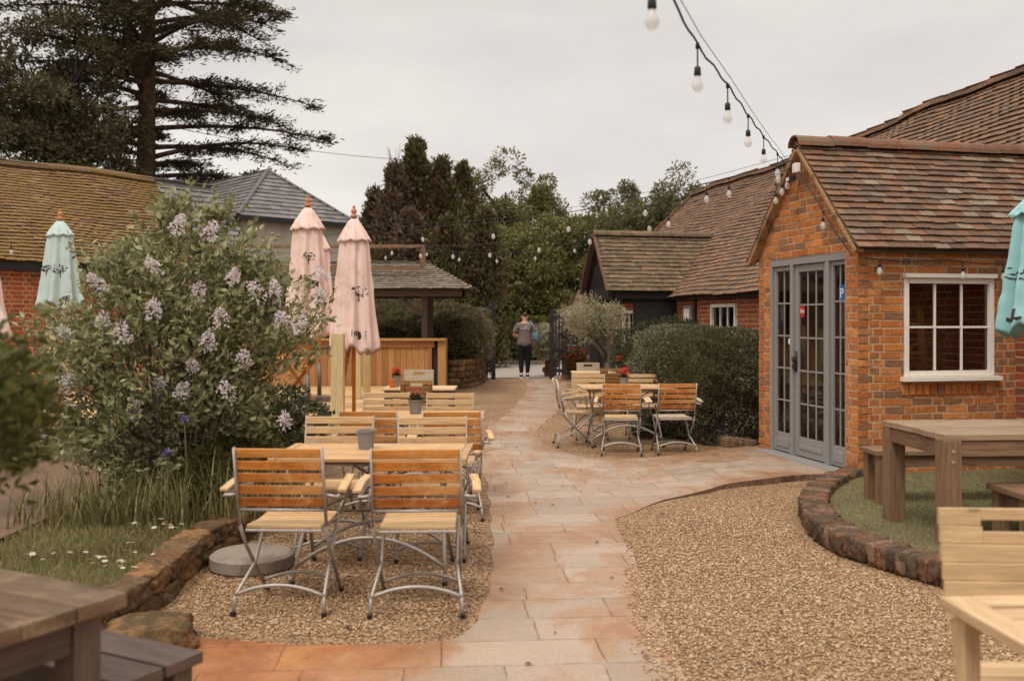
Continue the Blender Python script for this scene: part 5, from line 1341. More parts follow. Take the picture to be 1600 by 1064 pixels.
# ------------------------------------------------------------------ big cedar
def cedar():
    o = thing('cedar_tree', 'tall dark cedar with flat layered branches rising behind the mossy roof', 'tree', (-12.3, 32, 0))
    tr = MB(); T = lambda z: np.array([.0+.03*z*.5, 0, z])
    tr.tube([T(z) for z in np.linspace(0, 21, 16)], list(np.linspace(.42, .07, 16)), 12)
    tr.tube([T(9), T(10.2)+np.array([-.5, 0, 0]), T(12)+np.array([-.95, .2, 0]), T(16)+np.array([-1.5, .3, 0])], [.2, .17, .13, .05], 8)
    C, D, S = [], [], []
    n = 135
    for k in range(n):
        z = 4.3+16.2*(k/n)**.95; az = k*2.39996+rnd.uniform(-.4, .4)
        right = math.cos(az)
        if z < 9.5 and math.sin(az) < -.35 and abs(right) < .9: continue
        L_ = (5.4 if z < 14 else 5.4*(21.5-z)/7.5)*rnd.uniform(.72, 1.12)*(1 if right > 0 else .86)
        p0 = T(z)-np.array([0, 0, .2]); dirh = np.array([math.cos(az), math.sin(az), 0]); rise = rnd.uniform(.0, .14)
        pts = []
        for i in range(9):
            f = i/8; pts.append(p0+dirh*L_*f+np.array([0, 0, L_*(rise*math.sin(f*1.7)*1.8 - .10*f*f)]))
        tr.tube(pts, list(np.linspace(.10, .012, 9)), 5)
        side = np.array([-dirh[1], dirh[0], 0])
        for j in range(21):
            f = rnd.uniform(.2, 1.0); i = min(7, int(f*8)); b = pts[i]+(pts[i+1]-pts[i])*(f*8-i)
            w_ = (.95 if f < .8 else .55)*L_*.24*rnd.uniform(.5, 1.2)*(1-.45*f); sg = 1 if j % 2 else -1
            sd = (side*sg+dirh*rnd.uniform(.5, 1.1)); sd /= np.linalg.norm(sd)
            e = b+sd*w_+np.array([0, 0, rnd.uniform(-.14, .03)])
            if j % 2 == 0: tr.tube([b, e], [.018, .005], 4)
            for q in range(int(60*w_)+16):
                g_ = rnd.random()**.8; c = b+(e-b)*g_; C.append(c+np.array([rnd.gauss(0, .14), rnd.gauss(0, .14), rnd.gauss(-.02, .085)]))
                dd = sd*.7+np.array([rnd.gauss(0, .5), rnd.gauss(0, .5), rnd.gauss(.12, .2)]); D.append(dd); S.append(rnd.uniform(.10, .24))
        tip = pts[-1]
        for q in range(14): C.append(tip-dirh*rnd.uniform(0, .6)+np.array([rnd.gauss(0, .04), rnd.gauss(0, .04), rnd.gauss(0, .03)])); D.append(dirh+np.array([rnd.gauss(0, .25), rnd.gauss(0, .25), rnd.gauss(.05, .15)])); S.append(rnd.uniform(.12, .26))
    m = MB(); m.leaves(np.array(C), np.array(D), np.array(S), .30, .15, flat=.7); m.build('crown', M['cedar'], o)
    tr.build('trunk', M['bark'], o, smooth=True)
cedar()
def leftprof(p): return abs(p[0]) < (1.0 if p[2] < -.1 else 1.0-.62*(p[2]+.1))
tree('evergreen_oak', 'dark broadleaf evergreen filling the top left corner beside the cedar', 'tree', at(95, 29, 0), 3.5, (-.1, 0, 6.6), (2.9, 2.4, 5.4), 190, 250, (.09, .19), M['evergreen'], M['bark_dark'], .28, (.35, .75), profile=leftprof, squash=.7, shell=.3, branches=46)
tree('evergreen_oak', 'shorter dark broadleaf tree at the far left edge behind the roof', 'tree', at(-10, 27, 0), 2.5, (0, 0, 4.8), (1.9, 1.8, 3.4), 70, 220, (.09, .18), M['evergreen'], M['bark_dark'], .2, (.35, .7), branches=16, shell=.3)
tree('dark_yew_tree', 'dark low yew filling in under the cedar behind the slate roof', 'tree', at(330, 33, 0), 1.5, (0, 0, 4.3), (3.3, 1.6, 2.5), 90, 240, (.1, .2), M['cedar'], M['bark_dark'], .3, (.4, .8), branches=10, shell=.3)
tree('grey_green_shrub', 'grey-green shrub top peeping over the left end of the roof', 'shrub', at(28, 24.5, 0), 1.5, (0, 0, 4.6), (1.5, .9, 1.0), 26, 200, (.07, .13), M['leaf_olive'], M['bark_dark'], .1, (.3, .55), branches=5)

# conifers behind the bar
def cypress(label, px, ytop, Y, rad, mat, dens=1.0, topbare=False, grp='cypresses behind the bar'):
    zt = CAMH+(498-ytop)/1500*Y
    o = thing('cypress_tree', label, 'tree', at(px, Y, 0), 0, grp)
    C, Rr = [], []
    n = int(95*dens)
    for k in range(n):
        f = (k+.5)/n; z = .2+f*(zt-.35); a = k*2.4+rnd.uniform(-.5, .5)
        rr = rad*(min(1, (1.02-f)*2.6)**.75)*rnd.uniform(.45, .95); C.append((rr*math.cos(a), rr*math.sin(a), z)); Rr.append(rnd.uniform(.28, .55)*(.55 if f > .85 else 1))
    m = MB(); clump_leaves(m, C, Rr, int(190), (.10, .20), .45, .9, 1.3, .35); m.build('crown', mat, o)
    m = MB(); m.tube([(0, 0, 0), (0, 0, zt*.6), (0, 0, zt+.1)], [.16, .1, .015], 7)
    if topbare:
        for k in range(40):
            z = zt-rnd.uniform(-.35, 1.3); a = rnd.uniform(0, 6.28); l = rnd.uniform(.2, .55); m.tube([(0, 0, z-.3), (l*.4*math.cos(a), l*.4*math.sin(a), z-.1), (l*math.cos(a)*.7, l*math.sin(a)*.7, z+.35)], [.012, .009, .004], 4)
    m.build('trunk', M['bark_grey'], o, smooth=True)
cypress('leftmost dark cypress behind the bar, lower than its neighbour', 586, 300, 33.5, .62, M['cypress'], .8)
cypress('browned half dead cypress with a bare twiggy top', 617, 258, 32.5, .72, M['cypress_dead'], .9, True)
cypress('tallest green cypress right of the browned one', 650, 218, 33.5, .8, M['cypress'], 1.1)
cypress('cypress with brown patches between the tallest one and the broadleaf tree', 690, 250, 33, .8, M['cypress'], 1.0)
cypress('narrow cypress at the right end of the tall row', 722, 256, 34.5, .7, M['cypress'], 1.0)
cypress('short column-like cypress standing in front of the tall row on the right', 757, 330, 30.5, .5, M['cypress'], .75)
cypress('brown shaded cypress low behind the bar roof', 640, 330, 30.5, .8, M['cypress_dead'], .8)
cypress('shaded cypress low behind the bar sign frame', 700, 340, 30, .75, M['cypress'], .8)
tree('broadleaf_tree', 'rounded mid green tree behind the cypresses', 'tree', at(790, 43, 0), 3, (0, 0, 5.6), (2.7, 2.2, 3.2), 80, 260, (.1, .2), M['leaf_mid'], M['bark_dark'], .3, (.45, .85), branches=10)
tree('broadleaf_tree', 'small darker tree at the right of the rounded green one', 'tree', at(856, 41, 0), 2.5, (0, 0, 4.9), (1.15, 1.2, 2.6), 46, 240, (.1, .2), M['leaf_hedge'], M['bark_dark'], .2, (.35, .6), branches=10)
tree('hawthorn_tree', 'loose green tree behind the ridge of the black porch', 'tree', at(1030, 36, 0), 2.5, (0, 0, 4.9), (2.7, 1.7, 2.25), 130, 230, (.08, .17), M['leaf_right'], M['bark_dark'], .2, (.3, .65), branches=16, shell=.4)
tree('hawthorn_tree', 'low green tree left of the tree behind the black porch', 'tree', at(955, 37.5, 0), 2.0, (0, 0, 4.3), (1.9, 1.4, 2.1), 70, 220, (.08, .17), M['leaf_right'], M['bark_dark'], .2, (.3, .6), branches=8, shell=.4)
# tall laurel hedge beyond the road
def hedge(name, label, cat, loc, size, nleaf, leaf, mat, group=None, rough_=.12, ratio=.5, rz=0, core=.86, rnds=.35, up=.3):
    """size = full x,y,z; leaves over a rounded lumpy box, solid twig-coloured core added inside to block light"""
    o = thing(name, label, cat, loc, rz, group); sx, sy, sz = [s_/2 for s_ in size]
    def warpp(Q):
        k = np.max(np.abs(Q), axis=1, keepdims=True); B = Q/k; S_ = Q/np.linalg.norm(Q, axis=1, keepdims=True)*1.12
        return B*(1-rnds)+S_*rnds
    Q = warpp(unit(nleaf)); Nn = np.array([mnoise.noise(Vector(q*2.3)+Vector((loc[0], loc[1], 3)))+.5*mnoise.noise(Vector(q*6)) for q in Q])[:, None]
    P = Q*(1+rough_*Nn*1.5+rng.normal(0, rough_*.16, (nleaf, 1)))*np.array([sx, sy, sz]); P[:, 2] += sz
    keep = P[:, 2] > .01; P, Q = P[keep], Q[keep]
    m = MB(); m.leaves(P, Q+unit(len(Q))*.9+np.array([0, 0, up]), rng.uniform(leaf[0], leaf[1], len(P)), ratio, .2)
    # added solid core, blocks light between the leaves where twigs would be
    V, F = [], []; nu, nv = 28, 14
    for j in range(nv+1):
        for i in range(nu):
            th, ph = 2*math.pi*i/nu, math.pi*j/nv; q = np.array([[math.cos(th)*math.sin(ph), math.sin(th)*math.sin(ph), math.cos(ph)]])
            q = warpp(q)[0]; k = core*(1+rough_*1.4*(mnoise.noise(Vector(q*2.3)+Vector((loc[0], loc[1], 3)))+.5*mnoise.noise(Vector(q*6)))); V.append(q*k*np.array([sx, sy, sz])+np.array([0, 0, sz]))
    for j in range(nv):
        for i in range(nu): F.append([j*nu+i, (j+1)*nu+i, (j+1)*nu+(i+1) % nu, j*nu+(i+1) % nu])
    m.build('foliage', mat, o); m = MB(); m.add(V, F); m.build('light_block_core', M['twig_core'], o)
    m = MB()
    for k in range(7): x = rnd.uniform(-sx*.6, sx*.6); m.tube([(x, 0, 0), (x*1.1, rnd.uniform(-.2, .2)*sy, sz)], .02, 5)
    m.build('stem', M['bark_dark'], o)
    return o
tree('laurel_tree', 'big glossy evergreen mass straight beyond the gate', 'tree', at(800, 35.5, 0), 1.0, (0, 0, 2.3), (2.4, 1.5, 2.5), 120, 320, (.09, .18), M['leaf_hedge'], M['bark_dark'], .2, (.4, .75), branches=6, bias=.35)
tree('laurel_tree', 'lighter green evergreen mass right of the gate behind the person', 'tree', at(885, 36, 0), 1.0, (0, 0, 2.6), (2.6, 1.5, 2.9), 130, 320, (.09, .18), M['leaf_hedge'], M['bark_dark'], .2, (.4, .75), branches=6, bias=.35)
tree('laurel_tree', 'evergreen mass behind the black porch roof', 'tree', at(990, 36, 0), 1.0, (0, 0, 2.5), (2.4, 1.5, 2.5), 80, 260, (.09, .18), M['leaf_hedge'], M['bark_dark'], .2, (.4, .75), branches=4, bias=.35)
tree('laurel_tree', 'shaded evergreen mass left of the gate under the cypresses', 'tree', at(715, 34.8, 0), 1.0, (0, 0, 1.9), (2.0, 1.2, 2.1), 80, 260, (.09, .18), M['leaf_hedge'], M['bark_dark'], .2, (.4, .75), branches=4, bias=.35)
tree('laurel_tree', 'dark evergreen mass behind the bar counter', 'tree', at(620, 31, 0), 1.0, (0, 0, 1.7), (2.6, 1.2, 1.9), 80, 220, (.09, .18), M['cypress'], M['bark_dark'], .2, (.4, .75), branches=4, bias=.35)
hedge('low_hedge', 'low dense laurel hedge bottom along the far side of the road', 'hedge', at(830, 34.2, 0), (7, 1.3, 1.5), 16000, (.07, .14), M['leaf_hedge'])

hedge('clipped_hedge', 'large clipped grey-green hedge beside the porch', 'hedge', (2.52, 13.0, 0), (1.2, 2.7, 1.40), 60000, (.02, .042), M['leaf_box'], rough_=.07, rz=R(12), core=.9, rnds=.3, ratio=.6)
hedge('clipped_hedge', 'small rounded grey-green hedge lump left of the large one', 'hedge', (2.08, 13.2, 0), (.55, 1.0, 1.12), 16000, (.022, .044), M['leaf_box'], rough_=.08, core=.9, rnds=.6, ratio=.6)
hedge('yew_bush', 'dark feathery yew bush behind the clipped hedge', 'bush', (2.45, 15.3, 0), (1.45, 1.6, 1.40), 15000, (.035, .08), M['leaf_yew'], rough_=.12, core=.86, rnds=.7, ratio=.28)
# olive
tree('olive_tree', 'small olive tree with a clear trunk in front of the black porch', 'tree', (1.62, 16.3, 0), 1.08, (-.18, 0, 1.52), (.46, .42, .36), 60, 150, (.035, .075), M['leaf_olive'], M['bark_grey'], .095, (.12, .25), branches=26, ratio=.25, lean=(.02, 0), shell=.2, bias=.4)
# bank shrubs behind the bar and stone retaining wall
rw = MB(); stone_run(rw, [(-1.5, 20.9), (-1.05, 21.6), (-.85, 22.8), (-.78, 24.6)], .3, -.02, .62, .3, seg=3)
tag(rw.build('stone_retaining_wall', M['stone'], smooth=True), 'curved stone retaining wall between the bar and the gate', 'wall')
hedge('bank_shrub', 'reddish brown-green shrub spilling over the stone retaining wall', 'shrub', (-1.55, 22.8, .3), (1.9, 2.3, 1.5), 16000, (.03, .07), M['leaf_shrub'], rough_=.16, core=.82, rnds=.8)
hedge('bank_shrub', 'taller shrub behind the bar counter under its roof', 'shrub', (-2.9, 23.2, .3), (2.2, 2.0, 1.75), 12000, (.03, .07), M['leaf_shrub'], rough_=.16, core=.82, rnds=.8)
hedge('bank_shrub', 'dark shrub at the left behind the bar counter', 'shrub', (-4.8, 23.2, .1), (2.4, 1.6, 1.5), 9000, (.04, .08), M['cypress'], rough_=.16, core=.82, rnds=.8)
gw = MB(); stone_run(gw, [at(879, 25.0)[:2], at(912, 24.6)[:2], at(940, 23.6)[:2]], .3, -.02, .62, .25, seg=3)
tag(gw.build('stone_planter_wall', M['stone'], smooth=True), 'low rough stone wall right of the gate topped with flowers', 'wall')
gw = MB(); stone_run(gw, [at(850, 26.0)[:2], at(864, 25.9)[:2]], .3, -.02, .5, .2, seg=3)
tag(gw.build('stone_pier', M['stone'], smooth=True), 'short stone pier under the white blossom bush by the gate', 'wall')
def blossom_bush(label, loc, size, n, mat, leafm, leaf=(.03, .06)):
    o = hedge('flowering_bush', label, 'bush', loc, size, n, leaf, leafm, rough_=.14, core=.8, rnds=.8)
    Q = unit(n//2); P = Q*np.array(size)/2*1.02*(1+rng.normal(0, .05, (len(Q), 1))); P[:, 2] += size[2]/2
    m = MB(); m.leaves(P, Q+unit(len(Q)), rng.uniform(*leaf, len(Q))*.9, .8); m.build('blossoms', mat, o)
blossom_bush('round bush covered in white blossom just right of the person', (at(853, 25.7)[0], 25.7, .5), (.66, .6, .85), 5000, M['white_petal'], M['leaf_olive'], (.04, .07))
blossom_bush('pale pinkish blossom shrub behind the gate and the olive tree', (at(903, 24.7)[0], 24.7, .55), (1.15, .7, 1.25), 5000, M['blossom'], M['leaf_olive'], (.04, .07))
blossom_bush('dark red bedding flowers on top of the stone wall by the gate', (at(897, 24.2)[0], 24.2, .56), (.6, .25, .22), 420, M['red_petal'], M['leaf_yew'], (.03, .05))
# gate leaves
for (px, Y, lab, zz, dx) in ((762, 24.3, 'black timber gate leaf standing open on the left of the path', 2.0, -.25), (873, 24.3, 'black barred gate leaf standing open on the right of the path', 1.78, .3)):
    o = thing('open_gate', lab, 'gate', at(px, Y, 0))
    m = MB(); m.box((-dx*.55, .3, zz/2), (.11, .11, zz)); m.build('gate_post', M['blackboard'], o)
    m = MB()
    for k in range(5): f = k/4; m.box((dx*(f-.5), -.5*f, (zz-.15)/2+.08), (.035, .035, zz-.25))
    for z in (.25, .75, zz-.2): m.beam((-dx/2, 0, z), (dx/2, -.5, z), .03, .09)
    m.build('gate_leaf', M['blackboard'], o)

# brick bed edge and purple flowers by the hedge
be = MB(); stone_run(be, [(2.28, 12.25), (2.55, 11.75), (2.8, 11.3)], .12, -.02, .13, .2, seg=3, amp=.1)
tag(be.build('brick_bed_edge', M['oldbrick'], smooth=True), 'short red brick edging under the hedge beside the porch', 'kerb')
blossom_bush('low mat of purple flowers at the foot of the hedge', (2.6, 11.9, .02), (.45, .5, .26), 1600, M['purple'], M['leaf_yew'], (.015, .03))
nm = MB(); n = 700; P = np.stack([rng.uniform(1.6, 2.4, n), rng.uniform(12.3, 13.0, n), np.zeros(n)], 1); D = rng.normal(0, .5, (n, 3)); D[:, 2] = 1; nm.leaves(P, D, rng.uniform(.06, .22, n), .12)
tag(nm.build('weeds', M['leaf_yew']), 'dark low weeds between the table and the hedge', 'weeds', kind='stuff')

# ------------------------------------------------------------------ lilac bush in the left bed
def lilac():
    base = np.array([-2.55, 7.35, .14]); o = thing('lilac_bush', 'big loose shrub with pale lilac blossom in the raised bed on the left', 'bush', tuple(base))
    st = MB(); C, D, S = [], [], []; tips = []
    lobes = [((-.1, 0, 1.0), (.80, .72, .62), 150), ((.02, 0, 1.62), (.74, .52, .42), 95), ((.62, -.05, 1.35), (.52, .45, .42), 66), ((-.72, -.05, 1.15), (.42, .42, .40), 40), ((.08, 0, 2.12), (.30, .2, .26), 18), ((.55, 0, 1.85), (.3, .25, .22), 14), ((-.45, 0, 1.7), (.34, .3, .25), 16), ((-.3, -.1, .45), (.62, .5, .36), 56), ((.28, -.1, .78), (.42, .4, .36), 46)]
    for (c, r_, n) in lobes:
        for k in range(n):
            d = np.array([rnd.gauss(0, 1) for _ in range(3)]); d /= np.linalg.norm(d); f = rnd.uniform(.45, 1.0)
            tips.append(np.array(c)+d*f*np.array(r_))
    for t in tips:
        root = np.array([rnd.uniform(-.2, .2), rnd.uniform(-.15, .15), 0]); md = root*.4+t*.55+np.array([0, 0, .12])
        if rnd.random() < .35: st.tube([root, md, t], [.012, .008, .003], 5)
        out = t-np.array([0, 0, .9]); out /= np.linalg.norm(out)+1e-6
        dirs = out*.6+np.array([rnd.gauss(0, .35), rnd.gauss(0, .35), .75]); dirs /= np.linalg.norm(dirs)
        ln = rnd.uniform(.14, .3); st.tube([t-dirs*ln*.4, t+dirs*ln*.6], [.004, .002], 4)
        nl = rnd.randrange(30, 46)
        for q in range(nl):
            f = rnd.random(); c = t+dirs*ln*(f-.4)+np.array([rnd.gauss(0, .05), rnd.gauss(0, .05), rnd.gauss(0, .04)]); C.append(c)
            D.append(dirs*.7+np.array([rnd.gauss(0, .8), rnd.gauss(0, .8), rnd.gauss(0, .5)])); S.append(rnd.uniform(.035, .085))
    # long shoots at the top and to the right
    for (a, b) in [((.1, 0, 2.0), (.08, 0, 2.5)), ((.2, 0, 2.0), (.28, 0, 2.42)), ((.0, 0, 1.9), (-.2, 0, 2.25)), ((.8, -.1, 1.35), (1.22, -.1, 1.42)), ((.7, -.1, 1.6), (1.08, -.1, 1.76)), ((.4, 0, 1.9), (.62, 0, 2.1)), ((-.4, 0, 1.6), (-.62, 0, 1.95)), ((.85, 0, 1.1), (1.15, 0, 1.2)), ((-.2, 0, 2.0), (-.35, 0, 2.22)), ((.35, 0, 2.0), (.42, 0, 2.38))]:
        a = np.array(a); b = np.array(b); st.tube([a, (a+b)/2, b], [.007, .005, .002], 5); d = (b-a)/np.linalg.norm(b-a)
        for q in range(26):
            f = (q+.5)/26; C.append(a+(b-a)*f); D.append(d*.6+np.array([rnd.gauss(0, .7), rnd.gauss(0, .7), rnd.gauss(0, .4)])); S.append(rnd.uniform(.04, .085)*(1 if f < .9 else .7))
    m = MB(); m.leaves(np.array(C), np.array(D), np.array(S), .5, .22); m.build('foliage', M['leaf_lilac'], o); st.build('stem', M['bark_grey'], o)
    spots = [(400, 455), (345, 495), (440, 500), (470, 505), (240, 482), (285, 610), (355, 608), (160, 500), (190, 520), (330, 360), (280, 350), (430, 450), (250, 600), (500, 460), (210, 640), (105, 600), (100, 520), (445, 655), (380, 560), (150, 440), (240, 415), (310, 455), (365, 430), (300, 570), (325, 530), (500, 430), (470, 420), (415, 395), (365, 330), (310, 600), (190, 470), (130, 560), (225, 545), (395, 640), (462, 600), (505, 500), (410, 365), (180, 590)]
    for (px, py) in spots[:26]:
        Y = rnd.uniform(6.55, 6.9); p = np.array(at(px, Y, CAMH-(py-498)/1500*Y))-base
        n = rnd.randrange(70, 120); sz_ = rnd.uniform(.045, .07); ax = np.array([rnd.gauss(0, .4), -.3, .8]); Q = unit(n)
        L_ = rng.random((n, 1)); P = p+ax*(L_-.5)*sz_*1.8+Q*sz_*(1-.6*L_)*rng.uniform(.5, 1, (n, 1))
        m = MB(); m.leaves(P, Q+unit(n)*.5, rng.uniform(.014, .027, n), .9); m.build('flower_cluster', M['blossom'], o)
lilac()
# iris / long grass clump at the foot
ir = thing('iris_clump', 'clump of long strap leaves and grass at the foot of the lilac', 'plants', (-2.4, 6.75, .14))
C, D, S = [], [], []
m = MB(); V, F = [], []
for k in range(1250):
    x = rnd.gauss(-.05, .5); y = rnd.uniform(-.32, .45)+.12*x; h_ = rnd.uniform(.15, .5)*(1.25 if x > .3 else 1); a = rnd.uniform(0, 6.28); ln = rnd.uniform(.1, .8)*h_
    if abs(x) > 1.0: continue
    w_ = rnd.uniform(.004, .009)*(2.0 if rnd.random() < .12 else 1); dx, dy = math.cos(a)*ln, math.sin(a)*ln; sxx, syy = -math.sin(a)*w_, math.cos(a)*w_
    b = len(V)
    for j in range(5):
        f = j/4; cx_, cy_, cz_ = x+dx*f*f, y+dy*f*f, h_*(f-.35*f*f*(ln/h_)); ww = 1-f*.95
        V += [(cx_-sxx*ww, cy_-syy*ww, cz_), (cx_+sxx*ww, cy_+syy*ww, cz_)]
    for j in range(4): F.append([b+2*j, b+2*j+1, b+2*j+3, b+2*j+2])
m.add(V, F); m.build('blades', M['blade'], ir)
for (px, py) in ((260, 706), (288, 655)):
    p = np.array(at(px, 6.6, CAMH-(py-498)/1500*6.6))-np.array([-2.4, 6.75, .14]); Q = unit(26); m = MB(); m.leaves(p+Q*.008, Q, rng.uniform(.02, .035, 26), .6); m.build('flower', M['purple'], ir)
    m = MB(); m.tube([(p[0], p[1]+.1, 0), tuple(p)], .004, 5); m.build('flower_stem', M['blade'], ir)
# dark leafy understorey of the bed between lilac and deck
hedge('bed_shrub', 'dark leafy low shrub in the bed between the lilac and the deck', 'shrub', (-2.75, 9.3, .1), (1.5, 2.2, .75), 9000, (.03, .07), M['leaf_yew'], rough_=.2, core=.8, rnds=.7)
hedge('bed_shrub', 'low leafy plants at the right foot of the lilac beside the front chairs', 'shrub', (-2.15, 7.4, .1), (.5, 1.2, .5), 3500, (.03, .07), M['leaf_near'], rough_=.2, core=.75, rnds=.7)
# near blurred shrub at the left edge
def near_shrub():
    o = thing('near_shrub', 'blurred green shrub reaching in at the left edge close to the camera', 'shrub', (-2.25, 3.5, .14))
    C, D, S = [], [], []; st = MB()
    for k in range(84):
        px, py = rnd.gauss(5, 40), rnd.gauss(648, 50)
        if px > 100 or py > 740: continue
        Y = rnd.uniform(2.5, 3.2); t = np.array(at(px, Y, CAMH-(py-498)/1500*Y))-np.array([-2.25, 3.5, .14])
        if k % 4 == 0: st.tube(spline([(rnd.uniform(-.1, .1), rnd.uniform(-.1, .1), 0), (t[0]*.35+rnd.uniform(-.1, .1), t[1]*.3, t[2]*.6), (t[0]*.75, t[1]*.8, t[2]*.95), t], 4), list(np.linspace(.007, .002, 13)), 5)
        for q in range(10):
            f = rnd.uniform(.3, .9); C.append(np.array([t[0]*f*f, t[1]*f, t[2]*f**.6])+np.array([rnd.gauss(0, .07) for _ in range(3)])); D.append([rnd.gauss(0, 1), rnd.gauss(0, 1), rnd.gauss(.3, .6)]); S.append(rnd.uniform(.03, .055))
        for q in range(18): C.append(t+np.array([rnd.gauss(0, .04) for _ in range(3)])); D.append([rnd.gauss(0, 1), rnd.gauss(0, 1), rnd.gauss(.3, .6)]); S.append(rnd.uniform(.03, .055))
    m = MB(); m.leaves(np.array(C), np.array(D, float), np.array(S), .55, .2); m.build('foliage', M['leaf_near'], o); st.build('stem', M['bark_dark'], o)
near_shrub()

# small litter at the porch corner
o = thing('snack_carton', 'small red and white carton lying by the porch corner', 'carton', PV(.28, -.14, .07), R(12))
m = MB(); m.box((0, 0, .035), (.12, .07, .07)); m.build('box', M['red_sticker'], o, bevel=.004)
m = MB()
for k in range(4): m.box((-.042+k*.028, -.0365, .035), (.008, .003, .05), rot=Matrix.Rotation(.4, 3, 'Y'))
m.build('stripes', M['white_ink'], o)
# fallen leaves on the path
lm = MB(); lm.leaves(np.zeros((1, 3)), np.array([[1., 0, .05]]), [.045], .6, .2, flat=.05); lme = lm.build('fallen_leaf', M['bark_grey'], mesh_only=True)
lmm = surf('dry_leaf', [C8(86, 54, 34), C8(70, 46, 32)], .8, 20, .2, None, False); lme.materials[0] = lmm
for (px, py) in ((788, 922), (794, 757), (815, 744), (870, 742), (700, 902), (860, 790), (905, 770), (960, 905), (790, 778), (880, 760), (838, 788), (832, 1040), (1010, 970), (1150, 880), (1220, 960), (1090, 840), (620, 940), (540, 985), (1300, 1010), (1180, 1040), (930, 850), (870, 990), (810, 700), (905, 735), (1000, 750), (730, 860)):
    p = gnd(px, py); q = bpy.data.objects.new('fallen_leaf', lme); col.objects.link(q); q.location = (p[0], p[1], zpath(p[0], p[1])+.006); q.rotation_euler = (rnd.uniform(-.1, .1), 0, rnd.uniform(0, 6)); s_ = rnd.uniform(.5, 1); q.scale = (s_,)*3
    tag(q, 'small dry brown leaf lying on the path', 'leaf', 'fallen leaves on the path')

# ------------------------------------------------------------------ the person walking away
def skin(name, verts, edges, rad, mat, parent, sub=2, root=0):
    me = bpy.data.meshes.new(name); me.from_pydata(verts, edges, []); o = bpy.data.objects.new(name, me); col.objects.link(o); o.parent = parent
    o.modifiers.new('skin', 'SKIN'); o.modifiers['skin'].use_smooth_shade = True
    for i, v in enumerate(me.skin_vertices[0].data): v.radius = rad[i] if hasattr(rad[i], '__len__') else (rad[i], rad[i]); v.use_root = (i == root)
    s_ = o.modifiers.new('sub', 'SUBSURF'); s_.levels = sub; s_.render_levels = sub; me.materials.append(mat)
    return o
M['skin'] = plain('skin', C8(204, 156, 132), .55); M['shirt'] = surf('taupe_cotton', [C8(128, 112, 102), C8(116, 102, 94)], .9, 9, .25, None, False, .01, .6)
M['leggings'] = plain('black_leggings', C8(26, 26, 28), .8); M['hair'] = surf('brown_hair', [C8(112, 72, 46), C8(92, 58, 38)], .6, 60, .3, None, False)
M['shoe_white'] = plain('white_shoe', C8(222, 216, 208), .6); M['bag'] = surf('teal_cloth', [C8(104, 140, 146), C8(88, 122, 130)], .9, 8, .2, None, False, .01, .6)
pe = thing('person', 'person in a taupe T-shirt and black leggings walking away through the gate', 'person', at(820, 25.0, .0), R(3))
V = [(0, 0, .92), (0, .01, 1.05), (0, .0, 1.22), (0, -.01, 1.38), (0, 0, 1.455), (0, .015, 1.52), (0, .02, 1.60), (0, .02, 1.66),
     (-.17, -.01, 1.385), (-.25, -.01, 1.22), (-.275, .02, 1.10), (-.22, .16, 1.08), (-.19, .22, 1.09),
     (.17, -.01, 1.385), (.25, -.01, 1.2), (.275, .02, 1.06), (.26, .14, .94), (.255, .19, .90),
     (-.09, 0, .86), (-.095, .02, .50), (-.09, -.02, .12), (-.09, -.03, .06), (-.09, .10, .03),
     (.09, 0, .86), (.085, .04, .50), (.075, .06, .12), (.075, .05, .07), (.08, .17, .04)]
E = [(0, 1), (1, 2), (2, 3), (3, 4), (4, 5), (5, 6), (6, 7), (3, 8), (8, 9), (9, 10), (10, 11), (11, 12), (3, 13), (13, 14), (14, 15), (15, 16), (16, 17), (0, 18), (18, 19), (19, 20), (20, 21), (21, 22), (0, 23), (23, 24), (24, 25), (25, 26), (26, 27)]
Rd = [(.13, .09), (.14, .10), (.15, .11), (.16, .10), .055, (.068, .075), (.076, .09), (.055, .065), .065, .055, .045, .035, .03, .065, .055, .045, .034, .028, .10, .065, .042, .04, .035, .10, .065, .042, .04, .035]
# fingers
for (hb, base, dr) in ((12, (-.185, .235, 1.09), (.25, 1, .05)), (17, (.255, .20, .88), (.0, .45, -1))):
    for k in range(5):
        off = (k-1.8)*.016; dr_ = np.array(dr, float); dr_ /= np.linalg.norm(dr_); ln = [.05, .07, .075, .07, .055][k]*(.8 if k == 0 else 1)
        sd_ = np.array([1, 0, 0.]) if hb == 17 else np.array([0, 0, 1.]); b = np.array(base)+sd_*off; m_ = b+dr_*ln*.55; e = m_+(dr_*.6+np.array([0, .3 if hb == 17 else 0, -.3 if hb == 12 else 0]))*ln*.6
        i0 = len(V); V += [tuple(b), tuple(m_), tuple(e)]; E += [(hb, i0), (i0, i0+1), (i0+1, i0+2)]; Rd += [.011, .0095, .008]
skin('body', V, E, Rd, M['skin'], pe)
V2 = [(0, 0, .80), (0, .0, .95), (0, .0, 1.1), (0, -.005, 1.25), (0, -.01, 1.375), (0, 0, 1.43), (-.17, -.01, 1.375), (-.245, -.01, 1.25), (-.265, 0, 1.17), (.17, -.01, 1.375), (.245, -.01, 1.25), (.265, 0, 1.17)]
skin('t_shirt', V2, [(0, 1), (1, 2), (2, 3), (3, 4), (4, 5), (4, 6), (6, 7), (7, 8), (4, 9), (9, 10), (10, 11)], [(.225, .155), (.215, .15), (.19, .14), (.185, .135), (.165, .11), (.075, .07), .085, .078, .08, .085, .078, .08], M['shirt'], pe)
V3 = [(0, 0, 1.04), (0, 0, .86), (-.095, 0, .80), (-.1, .015, .66), (-.098, .02, .50), (-.092, 0, .3), (-.09, -.02, .12), (.095, 0, .80), (.095, .02, .66), (.088, .04, .50), (.08, .055, .3), (.075, .06, .12)]
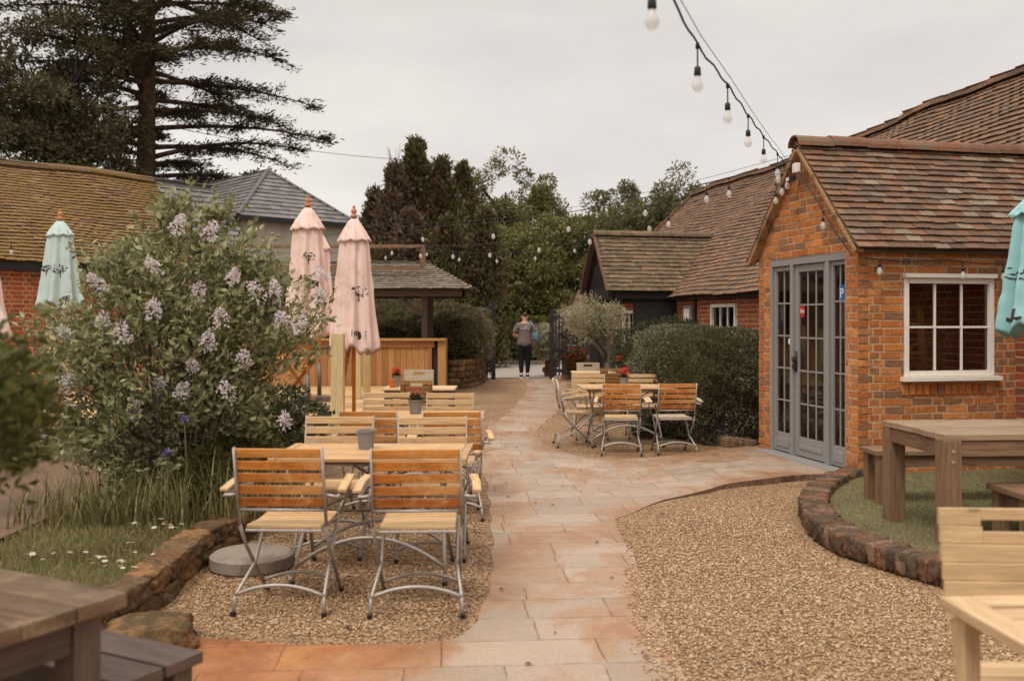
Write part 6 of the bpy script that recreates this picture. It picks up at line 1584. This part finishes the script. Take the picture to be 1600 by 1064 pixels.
skin('leggings', V3, [(0, 1), (1, 2), (2, 3), (3, 4), (4, 5), (5, 6), (1, 7), (7, 8), (8, 9), (9, 10), (10, 11)], [(.16, .12), (.185, .15), .115, .10, .078, .07, .052, .115, .10, .078, .07, .052], M['leggings'], pe)
for (x, y, z) in ((-.09, -.03, 0), (.077, .05, .0)):
    m = MB(); lump(m, (x, y+.05, .055), [(.048, 0, 0), (0, .135, 0), (0, 0, .045)], 5, .03, rnds=.5); sh_ = m.build('shoe', M['leggings'], pe, smooth=True)
    m = MB(); lump(m, (x, y+.05, .018), [(.054, 0, 0), (0, .145, 0), (0, 0, .022)], 5, .02, rnds=.35); m.build('sole', M['shoe_white'], sh_, smooth=True)
    m = MB(); m.tube([(x, y-.02, .10), (x, y-.02, .125)], .052, 12); m.build('sock', M['shoe_white'], sh_)
skin('hair', [(0, -.01, 1.585), (0, .0, 1.63), (0, .025, 1.675), (0, -.06, 1.665), (0, -.10, 1.69)], [(0, 1), (1, 2), (1, 3), (3, 4)], [(.068, .06), (.082, .085), (.07, .08), .04, .042], M['hair'], pe)
for sx in (-1, 1):
    m = MB(); lump(m, (sx*.083, .02, 1.60), [(.01, 0, 0), (0, .02, 0), (0, 0, .032)], 3, .05, rnds=.5); m.build('ear', M['skin'], pe, smooth=True)
m = MB(); lump(m, (0, .118, 1.585), [(.014, 0, 0), (0, .018, 0), (0, 0, .026)], 3, .03, rnds=.5); m.build('nose', M['skin'], pe, smooth=True)
text_flat('shirt_lettering', 'kindhearted', .045, (0, -.158, 1.295), (1, 0, 0), (0, 0, 1), M['white_ink'], pe)
m = MB(); m.lathe([(.001, -.01), (.02, -.01), (.001, .02)], 3, (0.01, -.155, 1.335)); m.build('shirt_logo', M['white_ink'], pe)
bg_ = thing('shoulder_bag', 'teal cloth bag slung over the right shoulder of the person', 'bag', at(820, 25.0, .0), R(3))
m = MB(); lump(m, (.285, -.05, 1.08), [(.075, 0, .0), (0, .10, 0), (-.03, 0, .20)], 8, .14, rnds=.6); m.build('pouch', M['bag'], bg_, smooth=True)
m = MB(); m.tube(spline([(.27, -.12, 1.22), (.2, -.12, 1.38), (.13, -.02, 1.475), (.2, .09, 1.36), (.28, .06, 1.22)], 5), .022, 8); m.build('strap', M['bag'], bg_, smooth=True)
